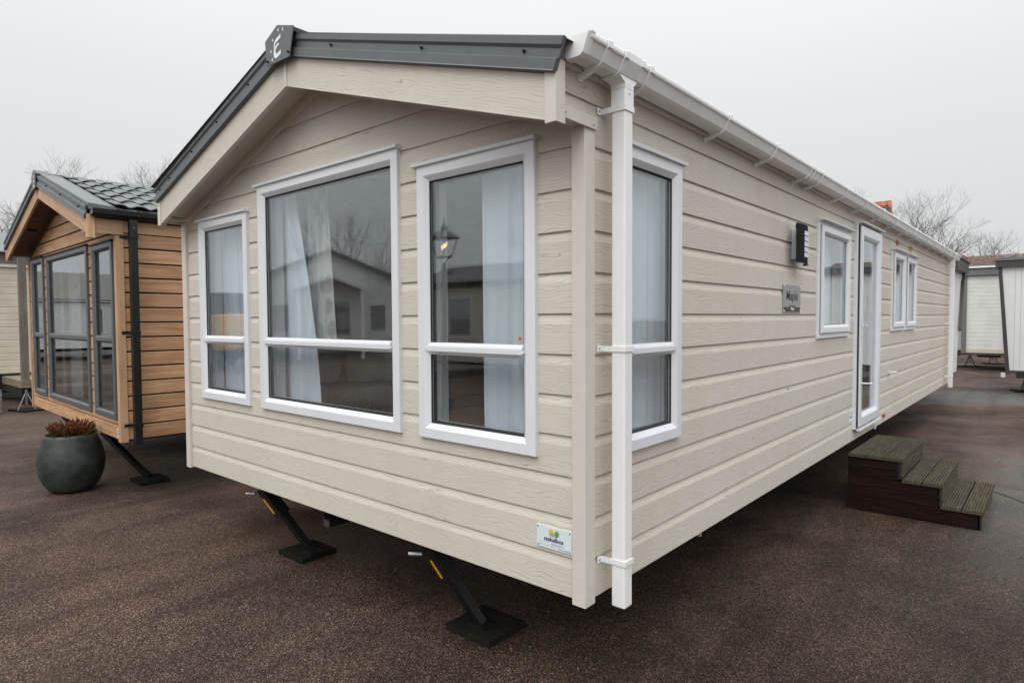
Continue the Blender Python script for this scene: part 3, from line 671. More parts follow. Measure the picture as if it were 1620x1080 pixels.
def tri_fan(poly,y,mat,name,parent):
    me=bpy.data.meshes.new(name); bm=bmesh.new()
    vs=[bm.verts.new((ex+a,y,ez+b)) for a,b in poly]; f=bm.faces.new(vs)
    r=bmesh.ops.extrude_face_region(bm,geom=[f]); 
    for v in [v for v in r['geom'] if isinstance(v,bmesh.types.BMVert)]: v.co.y-=.0012
    bmesh.ops.recalc_face_normals(bm,faces=bm.faces); bm.to_mesh(me); bm.free(); me.materials.append(mat)
    o=bpy.data.objects.new(name,me); COL.objects.link(o); o.parent=parent; return o
tri_fan(E1,yc-.0003,M['whiteg'],'emblem_stroke',plate); tri_fan(E2,yc-.0003,M['whiteg'],'emblem_stroke',plate)
for (a,b) in ((.072,.082),(.020,.092),(-.042,.050),(-.066,-.010),(-.050,-.062)):
    flat('emblem_star',[[(ex+a-.010,ez+b),(ex+a+.006,ez+b+.011),(ex+a+.003,ez+b),(ex+a+.006,ez+b-.011)]],yc-.0003,M['whiteg'],plate)
for a,b in ((-1.852,3.33),(-2.088,3.335)):
    MB().tube((a,yc,b),(a,yc-.012,b),.0075,.0055,n=8).build('screw',M['dark'],plate)
# windows of the front
for a,b,c,d,n in FW:
    w=fixed_window(H,FRONT,a,b,c,d,transom=(1.612,1.675))
    if n=='r': MB().tube((-.356,-.0065,1.704),(-.356,-.0095,1.704),.0085,n=14).build('red_sticker',M['reddot'],w)
fixed_window(H,SIDE,*sw,transom=(1.610,1.672))
sash_window(H,SIDE,*W2)
sash_window(H,SIDE,*W3)
sash_window(H,SIDE,*W4)
# door
a0,a1,z0,z1=DOOR
m=MB(); ring(m,SIDE,a0,a1,z0,z1,[(0,-.03),(0,.022),(.004,.026),(.07,.026),(.07,-.06),(.06,-.06),(.06,-.03)]); door=m.build('door',M['white'],H)
m=MB(); ring(m,SIDE,a0+.055,a1-.02,z0+.02,z1-.03,[(0,.027),(0,.050),(.005,.054),(.082,.054),(.09,.051),(.112,.034),(.115,.024),(.115,-.03),(.09,-.03),(.09,.027)])
# leaf is asymmetrical: narrower hinge stile is hidden by perspective
leaf=m.build('door_leaf',M['white'],door)
m=MB(); ring(m,SIDE,a0+.047,a1-.012,z0+.012,z1-.022,[(0,.0265),(0,.040),(.01,.040),(.01,.0265)]); m.build('seal',M['seal'],door)
pane(door,SIDE,a0+.168,a1-.133,z0+.133,z1-.143,.016,None).build('pane',M['glass'],leaf)
m=MB(); pr=[(z1-.01,0),(z1-.01,.03),(z1-.004,.075),(z1+.008,.077),(z1+.014,0)]
m.loft([[SIDE(a0+.03,z,o) for z,o in pr],[SIDE(a1+.05,z,o) for z,o in pr]]).build('drip_cap',M['white'],door)
m=MB(); m.box(.0262,.066,a0+.05,a1+.01,z0-.020,z0+.004).build('door_sill',M['white'],door,bevel=.003)
m=MB(); m.tube((.055,4.735,1.14),(.135,4.735,1.14),.009,n=12); m.tube((.135,4.735,1.14),(.150,4.735,1.14),.016,.014,n=12); m.build('retaining_peg',M['white'],leaf,smooth=False)
m=MB(); m.box(.0545,.060,4.705,4.740,1.52,1.80); m.box(.060,.085,4.712,4.732,1.70,1.72); m.box(.076,.085,4.712,4.84,1.70,1.720); m.build('handle',M['white'],leaf,bevel=.003)
MB().tube((.060,4.722,1.60),(.066,4.722,1.60),.012,n=12).build('lock_cylinder',M['zinc'],leaf)
for z in (.92,1.75,2.45):
    m=MB(); m.tube((.03,a1+.004,z),(.03,a1+.004,z+.10),.011,n=8); m.build('hinge',M['white'],door)
m=MB(); m.box(.002,.05,6.335,6.385,1.125,1.15); m.tube((.05,6.36,1.137),(.085,6.36,1.137),.013,n=10); m.build('door_peg_socket',M['white'],H)
for y in (6.75,7.675):
    m=MB(); m.loft([[(.001,y-.05,2.675),(.03,y-.05,2.68),(.035,y-.05,2.70),(.001,y-.05,2.735)],[(.001,y+.05,2.675),(.03,y+.05,2.68),(.035,y+.05,2.70),(.001,y+.05,2.735)]]).build('cable_vent',M['oakt'],H,bevel=.003)
m=MB(); m.box(.001,.008,6.03,6.16,.632,.672).build('reflector',M['red'],H,bevel=.002)
m=MB(); m.box(.003,.012,5.60,5.66,.56,.60).build('drain_stub',M['white'],H)
MB().tube((.0,2.66,1.262),(.004,2.66,1.262),.006,n=8).build('screw',M['dark'],H)
# ---- gutter
GY0,GY1=-.168,LEN+.02
outer=[(.030,2.884),(.030,2.822),(.038,2.812),(.098,2.812),(.112,2.822),(.134,2.866),(.143,2.869),(.146,2.876),(.146,2.888),(.142,2.893),(.130,2.893)]
inner=[(.126,2.870),(.106,2.828),(.096,2.818),(.040,2.818),(.035,2.824),(.035,2.884)]
gut=MB().loft([[(x,GY0,z) for x,z in outer+inner],[(x,GY1,z) for x,z in outer+inner]]).build('gutter',M['whiteg'],H)
def strap(y, w=.030, t=.005, arm=True, name='gutter_bracket'):
    o=[(.022,2.885),(.022,2.816),(.034,2.8025),(.103,2.8025),(.121,2.817),(.143,2.862),(.153,2.867),(.154,2.892),(.148,2.899),(.128,2.899)]
    i=[(.1295,2.894),(.1435,2.894),(.1475,2.8885),(.1475,2.8755),(.1435,2.868),(.1345,2.8655),(.1125,2.8215),(.0985,2.8115),(.0375,2.8115),(.0295,2.8215),(.0295,2.885)]
    m=MB(); m.loft([[(x,y-w/2,z) for x,z in o+i],[(x,y+w/2,z) for x,z in o+i]])
    if arm:
        m.loft([[(.001,y-.0145,2.776),(.030,y-.0115,2.782),(.085,y-.0115,2.8022),(.001,y-.0115,2.8022)],[(.001,y+.0115,2.778),(.030,y+.0115,2.782),(.085,y+.0115,2.8022),(.001,y+.0115,2.8022)]])
        m.box(.0012,.006,y-.018,y+.018,2.770,2.800)
    return m.build(name,M['whiteg'],gut)
for y in [-.04,.30,1.18,1.95,2.70]+[2.99+.74*k for k in range(12)]: strap(y)
for y in (2.79,2.84,2.89,7.1,7.16): strap(y,w=.03,arm=False,name='gutter_union')
# end caps
m=MB(); m.loft([[(x,GY0-.016,z) for x,z in ((.030,2.888),(.030,2.818),(.038,2.808),(.100,2.808),(.114,2.818),(.142,2.888))],[(x,GY0-.002,z) for x,z in ((.025,2.893),(.025,2.814),(.035,2.804),(.102,2.804),(.118,2.815),(.150,2.893))],[(x,GY0+.022,z) for x,z in ((.025,2.893),(.025,2.814),(.035,2.804),(.102,2.804),(.118,2.815),(.150,2.893))]]).build('gutter_end_cap',M['whiteg'],gut)
m=MB(); m.loft([[(x,GY1-.02,z) for x,z in ((.025,2.893),(.025,2.814),(.035,2.804),(.102,2.804),(.118,2.815),(.150,2.893))],[(x,GY1+.01,z) for x,z in ((.025,2.893),(.025,2.814),(.035,2.804),(.102,2.804),(.118,2.815),(.150,2.893))]]).build('gutter_end_cap',M['whiteg'],gut)
# gutter end on the far side, seen past the verge
m=MB(); m.box(-4.15,-4.03,-.17,LEN,2.80,2.885).build('gutter',M['whiteg'],H,bevel=.006)
def downpipe(yc, x0=.052,x1=.118, zb=.535):
    m=MB(); m.box(x0,x1,yc-.033,yc+.033,zb,2.73); dp=m.build('downpipe',M['whiteg'],H,bevel=.006,seg=2)
    m=MB(); m.box(x0-.003,x1+.003,yc-.036,yc+.036,2.685,2.765); m.build('pipe_collar',M['whiteg'],dp,bevel=.004)
    m=MB(); s=lambda x0,x1,y0,y1,z:[(x0,y0,z),(x1,y0,z),(x1,y1,z),(x0,y1,z)]
    m.loft([s(.050,.120,yc-.035,yc+.035,2.7655),s(.050,.120,yc-.035,yc+.035,2.785),s(.034,.116,yc-.065,yc+.065,2.806),s(.034,.116,yc-.068,yc+.068,2.8115)]); m.build('outlet',M['whiteg'],dp)
    for dy in (-.068,.068): strap(yc+dy,w=.026,arm=False,name='gutter_union')
    m=MB(); o=[(.024,2.8855),(.024,2.8155),(.034,2.8045),(.103,2.8045),(.119,2.8155),(.150,2.866),(.151,2.8955),(.128,2.8965)]
    i=[(.129,2.8935),(.1465,2.8915),(.1462,2.870),(.1165,2.8195),(.1025,2.8085),(.0365,2.8085),(.0285,2.8185),(.0285,2.8855)]
    m.loft([[(x,yc-.055,z) for x,z in o+i],[(x,yc+.055,z) for x,z in o+i]]).build('outlet_sleeve',M['whiteg'],dp)
    for z in (2.672,1.652,.722):
        m=MB(); m.box(x0-.006,x1+.005,yc-.0385,yc-.0335,z,z+.024); m.box(x1+.0005,x1+.005,yc-.033,yc+.038,z,z+.024); m.box(x0-.006,x0-.001,yc-.033,yc+.038,z,z+.024)
        m.box(.002,x0-.0065,yc-.042,yc-.036,z,z+.024); m.box(.0012,.005,yc-.070,yc-.0425,z-.003,z+.027); m.build('pipe_clip',M['whiteg'],dp,bevel=.001)
        MB().tube((.005,yc-.056,z+.012),(.0075,yc-.056,z+.012),.005,n=8).build('screw',M['zinc'],dp)
    MB().tube((x1+.003,yc,2.745),(x1+.006,yc,2.745),.004,n=8).build('screw',M['zinc'],dp)
downpipe(.157); downpipe(11.28)
# ---- chassis, jacks, pads
for x in (-3.0,-1.05):
    m=MB(); m.box(x-.03,x+.03,.30,LEN-.25,.40,.57).build('chassis_rail',M['rail'],H)
for y in (2.2,4.2,6.4,8.7,10.6,11.2):
    m=MB(); m.box(-3.5,-.32,y-.02,y+.02,.47,.565); m.box(-.32,-.12,y-.02,y+.02,.52,.565); m.build('cross_member',M['rail'],H)
m=MB(); m.box(-3.96,-.03,.03,LEN-.03,.566,.598).build('underfloor',M['rail'],H)
m=MB(); m.box(-2.09,-2.02,.05,2.2,.455,.50); m.box(-2.09,-2.083,.05,2.2,.50,.566); m.build('draw_beam',M['rail'],H)
m=MB(); m.box(-2.088,-2.022,.0475,.0495,.457,.498).build('beam_end_rust',M['brownf'],H)
for y in (6.3,7.2):
    for x in (-3.15,-.9):
        m=MB(); prof=[(.0,-.09),(.20,-.09),(.29,-.08),(.31,-.04),(.31,.04),(.29,.08),(.20,.09),(.0,.09)]
        rings=[[ (x+o, y+r*math.cos(2*math.pi*i/24), .31+r*math.sin(2*math.pi*i/24)) for i in range(24)] for r,o in prof[1:-1]]
        m.loft(rings).build('wheel',M['dark'],H)
def jack(parent, top, foot, side=1):
    j=MB(); t=Vector(top); f=Vector(foot)
    j.bar(t,t.lerp(f,.42),.070,.085,up=(0,1,0)); j.bar(t.lerp(f,.38),f,.048,.050,up=(0,1,0))
    j.box(t.x-.07,t.x+.09,t.y-.02,t.y+.22,t.z+.005,.566)
    o=j.build('corner_steady',M['dark'],parent)
    m=MB(); q0=t.lerp(f,.14); q1=t.lerp(f,.36); off=Vector((-.016,-.0455,-.018)); m.bar(q0+off,q1+off,.015,.004,up=(0,1,0)).build('warning_label',M['yellow'],o)
    MB().tube(t+Vector((-.02,-.05,-.045)),t+Vector((-.095,-.085,-.05)),.011,n=10).build('winding_bolt',M['zinc'],o)
    m=MB(); m.box(f.x-.06,f.x+.06,f.y-.05,f.y+.05,f.z-.006,f.z+.012).build('foot_plate',M['dark'],o)
    return o
jack(H,(-3.03,.13,.53),(-2.72,.35,.045)); jack(H,(-1.13,.13,.53),(-.965,.36,.045))
def pad(cx,cy,w,l,rz,label):
    e=MB().box(-w/2,w/2,-l/2,l/2,0,.036).build('jack_pad',M['pad'],None,bevel=.003,uv=UVX); e.location=(cx,cy,.001); e.rotation_euler=(0,0,rz)
    tag(e,label,'pad',group='timber pads under caravan jacks')
pad(-2.82,.37,.32,.30,.02,'dark square pad under the left steady leg of the beige caravan')
pad(-.97,.40,.34,.32,.01,'dark square pad under the right steady leg nearest the beige caravan corner')
m=MB(); m.box(-.165,-.160,1.05,1.30,.50,.5655).build('tag_bracket',M['rail'],H)
tg=MB().box(-.23,-.06,1.298,1.3005,.502,.548).build('paper_tag',M['sgnw'],H)
m=MB()
for k in range(9): m.box(-.118+k*.0055,-.1155+k*.0055,1.2965,1.2978,.508,.530)
m.build('barcode',M['inkd'],tg)
MB().box(-.34,-.30,9.6,9.64,.36,.566).build('waste_pipe',M['whiteg'],H)

# ---- wall-mounted things on the long side
lm=empty('wall_lamp',(0,2.87,2.2),label='black and white wall lamp with five pale slats above the name plate',cat='lamp')
def atl(parent,o): 
    o.parent=parent; o.matrix_parent_inverse=Matrix.Translation(-Vector(parent.location)); return o
m=MB(); m.box(.001,.062,2.70,2.80,2.225,2.450); atl(lm,m.build('back_box',M['lampw'],None,bevel=.006))
def arcpanel(y0,y1,z0,z1,x,bulge,t=.006,n=8):
    m=MB(); f=lambda s:(x+bulge*(1-(2*s-1)**2), y0+(y1-y0)*s)
    pts=[f(i/n) for i in range(n+1)]
    ring1=[(a,b) for a,b in pts]+[(a-t,b) for a,b in reversed(pts)]
    return m.loft([[(a,b,z0) for a,b in ring1],[(a,b,z1) for a,b in ring1]])
atl(lm,arcpanel(2.60,2.862,2.195,2.480,.072,.007).build('cover',M['blackm'],None))
atl(lm,MB().box(.055,.064,2.62,2.84,2.44,2.47).build('cover_top',M['black'],None))
for k in range(5):
    z=2.243+k*.040; atl(lm,arcpanel(2.745,2.860,z,z+.033,.0775,.0025,t=.002).build('diffuser_slat',M['lampw'],None))
atl(lm,MB().box(.055,.085,2.80,2.84,2.180,2.194).build('sensor',M['black'],None))
sg=empty('name_plate',(0,2.71,1.93),label='silver and dark name plate reading Maple on the side wall',cat='sign')
atl(sg,MB().box(.001,.007,2.515,2.918,1.832,2.036).build('plate',M['silver'],None,bevel=.001))
atl(sg,MB().box(.0072,.0085,2.53,2.903,1.838,1.870).build('dark_band',M['inkd'],None))
atl(sg,MB().box(.0072,.0085,2.655,2.785,1.8705,1.882).build('dark_tab',M['inkd'],None))
atl(sg,text_mesh('lettering','Maple',.100,M['inkd'],None,side_mtx(.0075,2.715,1.952),xs=1.12,bold=.0008))
atl(sg,text_mesh('lettering','Burja',.034,M['sgnw'],None,side_mtx(.0088,2.72,1.860),xs=1.1,bold=.0006))
for y in (2.53,2.903):
    for z in (1.842,2.026): atl(sg,MB().tube((.007,y,z),(.013,y,z),.007,.005,n=10).build('stud',M['whiteg'],None))
dg=empty('dealer_sticker',(0,4.56,.83),label='small white dealer sticker low beside the white door frame',cat='sticker')
atl(dg,MB().box(.0005,.0025,4.49,4.635,.775,.888).build('sticker_face',M['sgnw'],None))
atl(dg,MB().tube((.0026,4.575,.856),(.0032,4.575,.856),.013,n=12).build('logo_leaf',M['logog'],None))
atl(dg,MB().box(.0026,.0032,4.52,4.605,.815,.827).build('logo_text',M['navy'],None))
# dealer sign on the front
ds=empty('dealer_sign',(-.167,0,.82),label='white stekelbos caravans sign screwed low on the front beside the corner trim',cat='sign')
sx0,sx1,sz0,sz1=-.262,-.068,.768,.868
atl(ds,MB().box(sx0,sx1,-.0065,-.0005,sz0,sz1).build('plate',M['sgnw'],None,bevel=.0008))
for x in (sx0+.009,sx1-.010):
    for z in (sz0+.008,sz1-.009): atl(ds,MB().tube((x,-.0065,z),(x,-.0085,z),.003,n=8).build('screw',M['inkd'],None))
def disc(name,x,z,r,y,mat,a0=0,a1=360,n=20):
    ps=[(x+r*math.cos(math.radians(a0+(a1-a0)*i/n)),z+r*math.sin(math.radians(a0+(a1-a0)*i/n))) for i in range(n if a1-a0==360 else n+1)]
    return flat(name,[ps],y,mat,None,th=.0006)
atl(ds,disc('logo_sun',-.180,.845,.0145,-.0068,M['logoy']))
atl(ds,flat('logo_house',[[(-.187,.8275),(-.147,.8275),(-.147,.840),(-.162,.8395),(-.181,.8465),(-.187,.838)]],-.0078,M['inkg'],None))
atl(ds,disc('logo_tree',-.147,.8445,.0115,-.0088,M['logog'])); atl(ds,flat('logo_trunk',[[(-.1485,.8275),(-.1455,.8275),(-.1455,.834),(-.1485,.834)]],-.0096,M['inkd'],None))
atl(ds,text_mesh('lettering','stekelbos',.0285,M['navy'],None,front_mtx(-.166,-.0068,.811),bold=.0006,xs=1.0))
atl(ds,text_mesh('lettering','caravans',.0200,M['inkg'],None,front_mtx(-.146,-.0068,.7925)))
m=MB(); m.box(-.250,-.196,-.0072,-.0066,.7955,.7968); m.box(-.250,-.192,-.0072,-.0066,.7808,.7824); m.box(-.186,-.150,-.0072,-.0066,.7795,.7808); atl(ds,m.build('small_print',M['inkg'],None))
m=MB(); m.box(-.142,-.086,-.0072,-.0066,.7755,.7775); atl(ds,m.build('small_print',M['navy'],None))

# ---- interior things seen through the glass
def curtain(name, W, al, ar, zt, zb, out, mat, folds=7, amp=.025, nx=60, nz=24, parent=None, **k):
    """al, ar: functions of height fraction (0 bottom .. 1 top) giving the two edges"""
    me=[]; fs=[]
    for i in range(nz+1):
        t=i/nz; z=zb+(zt-zb)*t; a0,a1=al(t),ar(t)
        for j in range(nx+1):
            s=j/nx; ph=2*math.pi*folds*s+.6*math.sin(t*2.1+s*5)
            d=amp*(.6+.4*math.sin(s*9+2))*math.sin(ph)
            me.append(W(a0+(a1-a0)*s+.006*math.sin(ph*1.7),z,out+d))
    for i in range(nz):
        for j in range(nx):
            q=i*(nx+1)+j; fs.append((q,q+1,q+nx+2,q+nx+1))
    m=MB(); m.poly(me,fs); return m.build(name,mat,parent,smooth=True,**k)
curtain('net_curtain',FRONT,lambda t:-3.66,lambda t:-3.12-.10*t,2.60,1.05,-.165,M['net'],folds=8,label='white net curtain behind the narrow left front window',cat='curtain')
curtain('leaf_drape',FRONT,lambda t:-3.30,lambda t:-2.95+.05*math.sin(t*3),2.60,1.05,-.235,M['drape'],folds=4,amp=.02,label='pale leaf-patterned drape at the right of the left front window',cat='curtain')
def cr(t): return -2.27-.31*max(t,0)**1.6
curtain('net_curtain',FRONT,lambda t:-2.78,cr,2.72,1.14,-.165,M['net'],folds=4,amp=.030,label='white net curtain hanging at the left side of the wide middle window',cat='curtain')
curtain('leaf_drape',FRONT,lambda t:-2.55,lambda t:-2.22-.10*t,2.72,1.62,-.26,M['drape'],folds=3,amp=.02,label='pale leaf-patterned drape just right of the middle net curtain',cat='curtain')
curtain('net_curtain',FRONT,lambda t:-.745,lambda t:-.40+.0*t,2.60,1.05,-.165,M['net'],folds=3,amp=.022,label='straight white net curtain in the right front window, red dot on the glass before it',cat='curtain')
curtain('net_curtain',SIDE,lambda t:.30,lambda t:.90,2.60,1.05,-.110,M['net'],folds=5,amp=.014,label='white net curtain behind the tall side window by the corner',cat='curtain')
curtain('leaf_drape',SIDE,lambda t:.45,lambda t:.80,2.60,1.05,-.235,M['drape'],folds=4,amp=.02,label='leaf-patterned drape behind the net of the tall side window',cat='curtain')
curtain('net_curtain',SIDE,lambda t:3.5,lambda t:4.4,2.56,1.55,-.14,M['net'],folds=10,amp=.012,label='white net curtain in the side window left of the door',cat='curtain')
for (a,b,txt) in ((6.5,7.2,'left'),(7.36,8.06,'right')):
    MB().box(-.14,-.132,a,b,1.66,2.46).build('window_blind',M['net'],None,label='pale blind in the %s one of the two small side windows past the door'%txt,cat='blind')
sf=empty('sofa',(-3.1,1.6,.72),label='brown-grey fabric sofa seen through the low pane of the wide middle window',cat='sofa')
m=MB(); m.box(-3.66,-3.05,.86,2.9,1.00,1.205); atl(sf,m.build('seat_cushion',M['sofa'],None,bevel=.045,smooth=True,seg=4))
m=MB(); m.box(-3.70,-3.09,.88,2.9,.74,.995); atl(sf,m.build('base',M['sofad'],None,bevel=.02))
m=MB(); m.box(-3.84,-3.56,.45,3.0,.78,1.62); atl(sf,m.build('backrest',M['sofad'],None,bevel=.06,smooth=True,seg=4))
m=MB(); m.box(-3.55,-3.22,.30,.845,.76,1.235); atl(sf,m.build('corner_seat',M['sofa'],None,bevel=.04,smooth=True,seg=4))
m=MB()
for y in (1.14,1.42): 
    m.tube((-3.046,y,1.02),(-3.046,y,1.175),.004,n=6); m.tube((-3.046,y,1.175),(-3.12,y,1.207),.004,n=6)
atl(sf,m.build('seam_piping',M['trim'],None))
m=MB(); m.box(-2.6,-.6,3.2,3.8,.78,1.45); atl(sf,m.build('rear_section',M['sofad'],None,bevel=.06,smooth=True,seg=4))
def cushion(loc, rot, size, label):
    bm=bmesh.new(); bmesh.ops.create_uvsphere(bm,u_segments=24,v_segments=14,radius=1)
    for v in bm.verts:
        x,y,z=v.co; sq=lambda a:math.copysign(abs(a)**.45,a)
        v.co=Vector((sq(x)*size/2,y*.085*(1-.5*min(1,(abs(sq(x))+abs(sq(z)))/2.0)**3),sq(z)*size/2))
    me=bpy.data.meshes.new('cushion'); bm.to_mesh(me); bm.free(); me.materials.append(M['cush'])
    for p in me.polygons: p.use_smooth=True
    o=bpy.data.objects.new('cushion',me); COL.objects.link(o); o.location=loc; o.rotation_euler=rot; tag(o,label,'cushion',group='cushions on the sofa')
cushion((-3.42,.90,1.42),(.25,.25,1.05),.36,'patterned cushion at the left end of the sofa beside the net curtain')
cushion((-3.42,1.36,1.38),(.30,-.25,1.2),.40,'leaf-print cushion in the middle of the sofa seen in the low pane')
cushion((-3.34,1.66,1.38),(.3,.2,1.1),.40,'leaf-print cushion at the right end of the sofa')
tb=empty('side_table',(-1.95,1.2,.72),label='low wooden table seen through the low pane of the right front window',cat='table')
m=MB(); m.box(-2.25,-1.55,1.0,1.6,1.02,1.05); atl(tb,m.build('tabletop',M['table'],None,bevel=.004,uv=UVX))
m=MB(); m.box(-2.2,-1.6,1.05,1.55,.72,1.019); atl(tb,m.build('cabinet',M['table'],None,uv=UVW))

# ============================================================ WOODEN-LOOK CARAVAN ON THE LEFT
TH=-.032
wc=empty('static_caravan',(-5.617,-.010,0),rz=TH,label='oak-coloured board-clad static caravan with dark grey windows and tiled roof at left',cat='static caravan')
P=.15
wr=[(.579,.729)]+[(.729+P*k,.729+P*(k+1)) for k in range(13)]
wg=[(.729+P*k,.729+P*(k+1)) for k in range(13,19)]
WX=-2.02
wf=[(-3.80,-3.10,.790,2.640),(-2.91,-1.01,.788,2.628),(-.83,-.10,.788,2.600)]
wh=[(a+.01,b-.01,c+.01,d-.01) for a,b,c,d in wf]
wcut=[((WX,0,2.74+.30*2.02),(.30,0,1)),((WX,0,2.74+.30*2.02),(-.30,0,1))]
def pr0(z0,z1): return open_profile(z0,z1)
boards(wc,FRONT,-3.985,-.06,wr+wg,wh,pr0,M['oak'],roof=wcut)
boards(wc,SIDE,.06,8.98,wr,[],pr0,M['oak'])
core(wc,FRONT,-3.98,-.045,.59,2.66,[(a+.03,b-.03,c+.03,min(d-.03,2.66)) for a,b,c,d in wf],mat=M['gap'],out=-.019)
m=MB(); m.loft([[(-3.99,.019,2.66),(-.03,.019,2.66),(WX,.019,3.27)],[(-3.99,.12,2.66),(-.03,.12,2.66),(WX,.12,3.27)]]).build('gable_panel',M['gap'],wc)
core(wc,SIDE,.125,8.98,.59,2.80,[],mat=M['gap'],out=-.019)
MB().box(-4.0,-3.9,.12,8.98,.59,2.8).build('wall_panel',M['oak'],wc,uv=UVW)
MB().box(-3.99,-.02,8.9,8.99,.59,2.9).build('wall_panel',M['oak'],wc,uv=UVW)
MB().box(-3.89,-.13,.13,8.9,.60,.70).build('floor',M['carpet'],wc)
MB().box(-3.89,-.13,3.4,3.5,.71,2.72).build('partition_wall',M['plaster'],wc)
MB().box(-3.89,-.13,.13,8.9,2.73,2.76).build('ceiling',M['ceil'],wc)
for b in ((-.058,.012,-.016,.058,.565,2.665),(-4.04,-3.985,-.016,.05,.57,2.68)):
    MB().box(*b).build('corner_trim',M['oakt'],wc,bevel=.003,uv=UVZ)
ANP=[(0,-.03),(0,.022),(.004,.026),(.05,.026),(.056,.022),(.068,.006),(.070,-.004),(.070,-.055),(.05,-.055),(.05,-.03)]
for a,b,c,d in wf:
    fixed_window(wc,FRONT,a,b,c,d,transom=(1.565,1.640),mat=M['anth'],gm=M['glassd'],prof=ANP,inset=.072,dual=False,dmat=M['dark'])
for (l,r,zz,tx) in ((-3.75,-3.2,2.6,'left'),(-2.85,-2.35,2.6,'middle'),(-.80,-.35,2.56,'right')):
    o=curtain('net_curtain',FRONT,lambda t,l=l:l,lambda t,r=r:r,zz,.8,-.22,M['drape'],folds=5,amp=.02,label='pale curtain inside the %s front window of the oak-coloured caravan'%tx,cat='curtain')
    o.matrix_world=Matrix.Translation(wc.location)@Matrix.Rotation(TH,4,'Z')
# barge, verge, soffit
for s in (-1,1):
    xe=WX+s*2.0; zb=3.247; ze=zb-.30*2.0
    pts=[(WX+s*.008,zb),(xe,ze),(xe,ze+.165),(WX+s*.008,zb+.165)]
    MB().loft([[(x,-.252,z) for x,z in pts],[(x,-.226,z) for x,z in pts]]).build('barge_board',M['oakt'],wc,uv=lambda p:(p.x,p.z+.3*abs(p.x-WX)))
    xv=WX+s*2.075; zt=lambda x:2.905+.30*(2.075-abs(x-WX))
    r0=[];r1=[]
    for y,dz in VP:
        xa=WX+s*.01; xb=xv+s*.36*dz; r0.append((xa,y-.012,zt(xa)+dz*.95)); r1.append((xb,y-.012,zt(xb)+dz*.95))
    vg=MB().loft([r0,r1]).build('verge_trim',M['anth'],wc)
    for t in (.25,.55,.9):
        x=WX+s*2.0*t; z=zt(x)-.06; MB().tube((x,-.264,z),(x,-.276,z),.008,n=8).build('screw',M['dark'],vg)
    MB().loft([[(WX,-.248,zt(WX)),(xv,-.248,zt(xv)),(xv,-.248,zt(xv)-.03),(WX,-.248,zt(WX)-.03)],[(WX,9.2,zt(WX)),(xv,9.2,zt(xv)),(xv,9.2,zt(xv)-.03),(WX,9.2,zt(WX)-.03)]]).build('roof_sheet',M['anthroof'],wc)
    MB().loft([[(WX,-.25,zt(WX)+.002),(xv,-.25,zt(xv)+.002),(xv,-.25,zt(xv)+.03),(WX,-.25,zt(WX)+.03)],[(WX,-.02,zt(WX)+.002),(xv,-.02,zt(xv)+.002),(xv,-.02,zt(xv)+.014),(WX,-.02,zt(WX)+.014)]]).build('verge_flashing',M['anthroof'],wc)
    # soffit boards run front to back
    n=12
    for k in range(n):
        xa=WX+s*(2.0*k/n+.003); xb=WX+s*(2.0*(k+1)/n-.003); za=3.312-.30*abs(xa-WX); zc=3.312-.30*abs(xb-WX)
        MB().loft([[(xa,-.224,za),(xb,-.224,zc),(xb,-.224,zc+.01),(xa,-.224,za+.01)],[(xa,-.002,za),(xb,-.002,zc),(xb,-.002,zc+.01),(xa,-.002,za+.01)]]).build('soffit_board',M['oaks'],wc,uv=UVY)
    xe=WX+s*1.96; zq=lambda x:3.245-.30*abs(x-WX)
    MB().loft([[(WX,-.012,zq(WX)),(xe,-.012,zq(xe)),(xe,-.012,zq(xe)+.066),(WX,-.012,zq(WX)+.066)],[(WX,.002,zq(WX)),(xe,.002,zq(xe)),(xe,.002,zq(xe)+.066),(WX,.002,zq(WX)+.066)]]).build('gable_trim',M['oaks'],wc,uv=UVW)
MB().tube((-3.1,-.12,2.972),(-3.1,-.12,2.984),.05,n=20).build('downlight',M['black'],wc)
pp=[(-2.13,3.50),(-2.02,3.575),(-1.93,3.52),(-1.935,3.36),(-2.10,3.34)]
pl=MB().loft([[(x,-.288,z) for x,z in pp],[(x,-.280,z) for x,z in pp]]).build('ridge_end_plate',M['anth'],wc)
for z in (3.49,3.44,3.38): flat('emblem_mark',[[(-2.03,z-.016),(-1.998,z-.012),(-1.998,z+.014),(-2.03,z+.012)]],-.2885,M['whiteg'],pl)
pp=[(-2.13,3.50),(-2.02,3.575),(-1.90,3.52),(-1.90,3.505),(-2.02,3.56),(-2.13,3.485)]
MB().loft([[(x,-.2795,z) for x,z in pp],[(x,-.15,z) for x,z in pp]]).build('ridge_cap',M['anth'],wc)
pp=[(WX-.10,3.495),(WX,3.535),(WX+.10,3.495),(WX+.10,3.48),(WX,3.515),(WX-.10,3.48)]
MB().loft([[(x,-.1495,z+.018) for x,z in pp],[(x,9.2,z+.018) for x,z in pp]]).build('ridge_cap',M['dark'],wc)
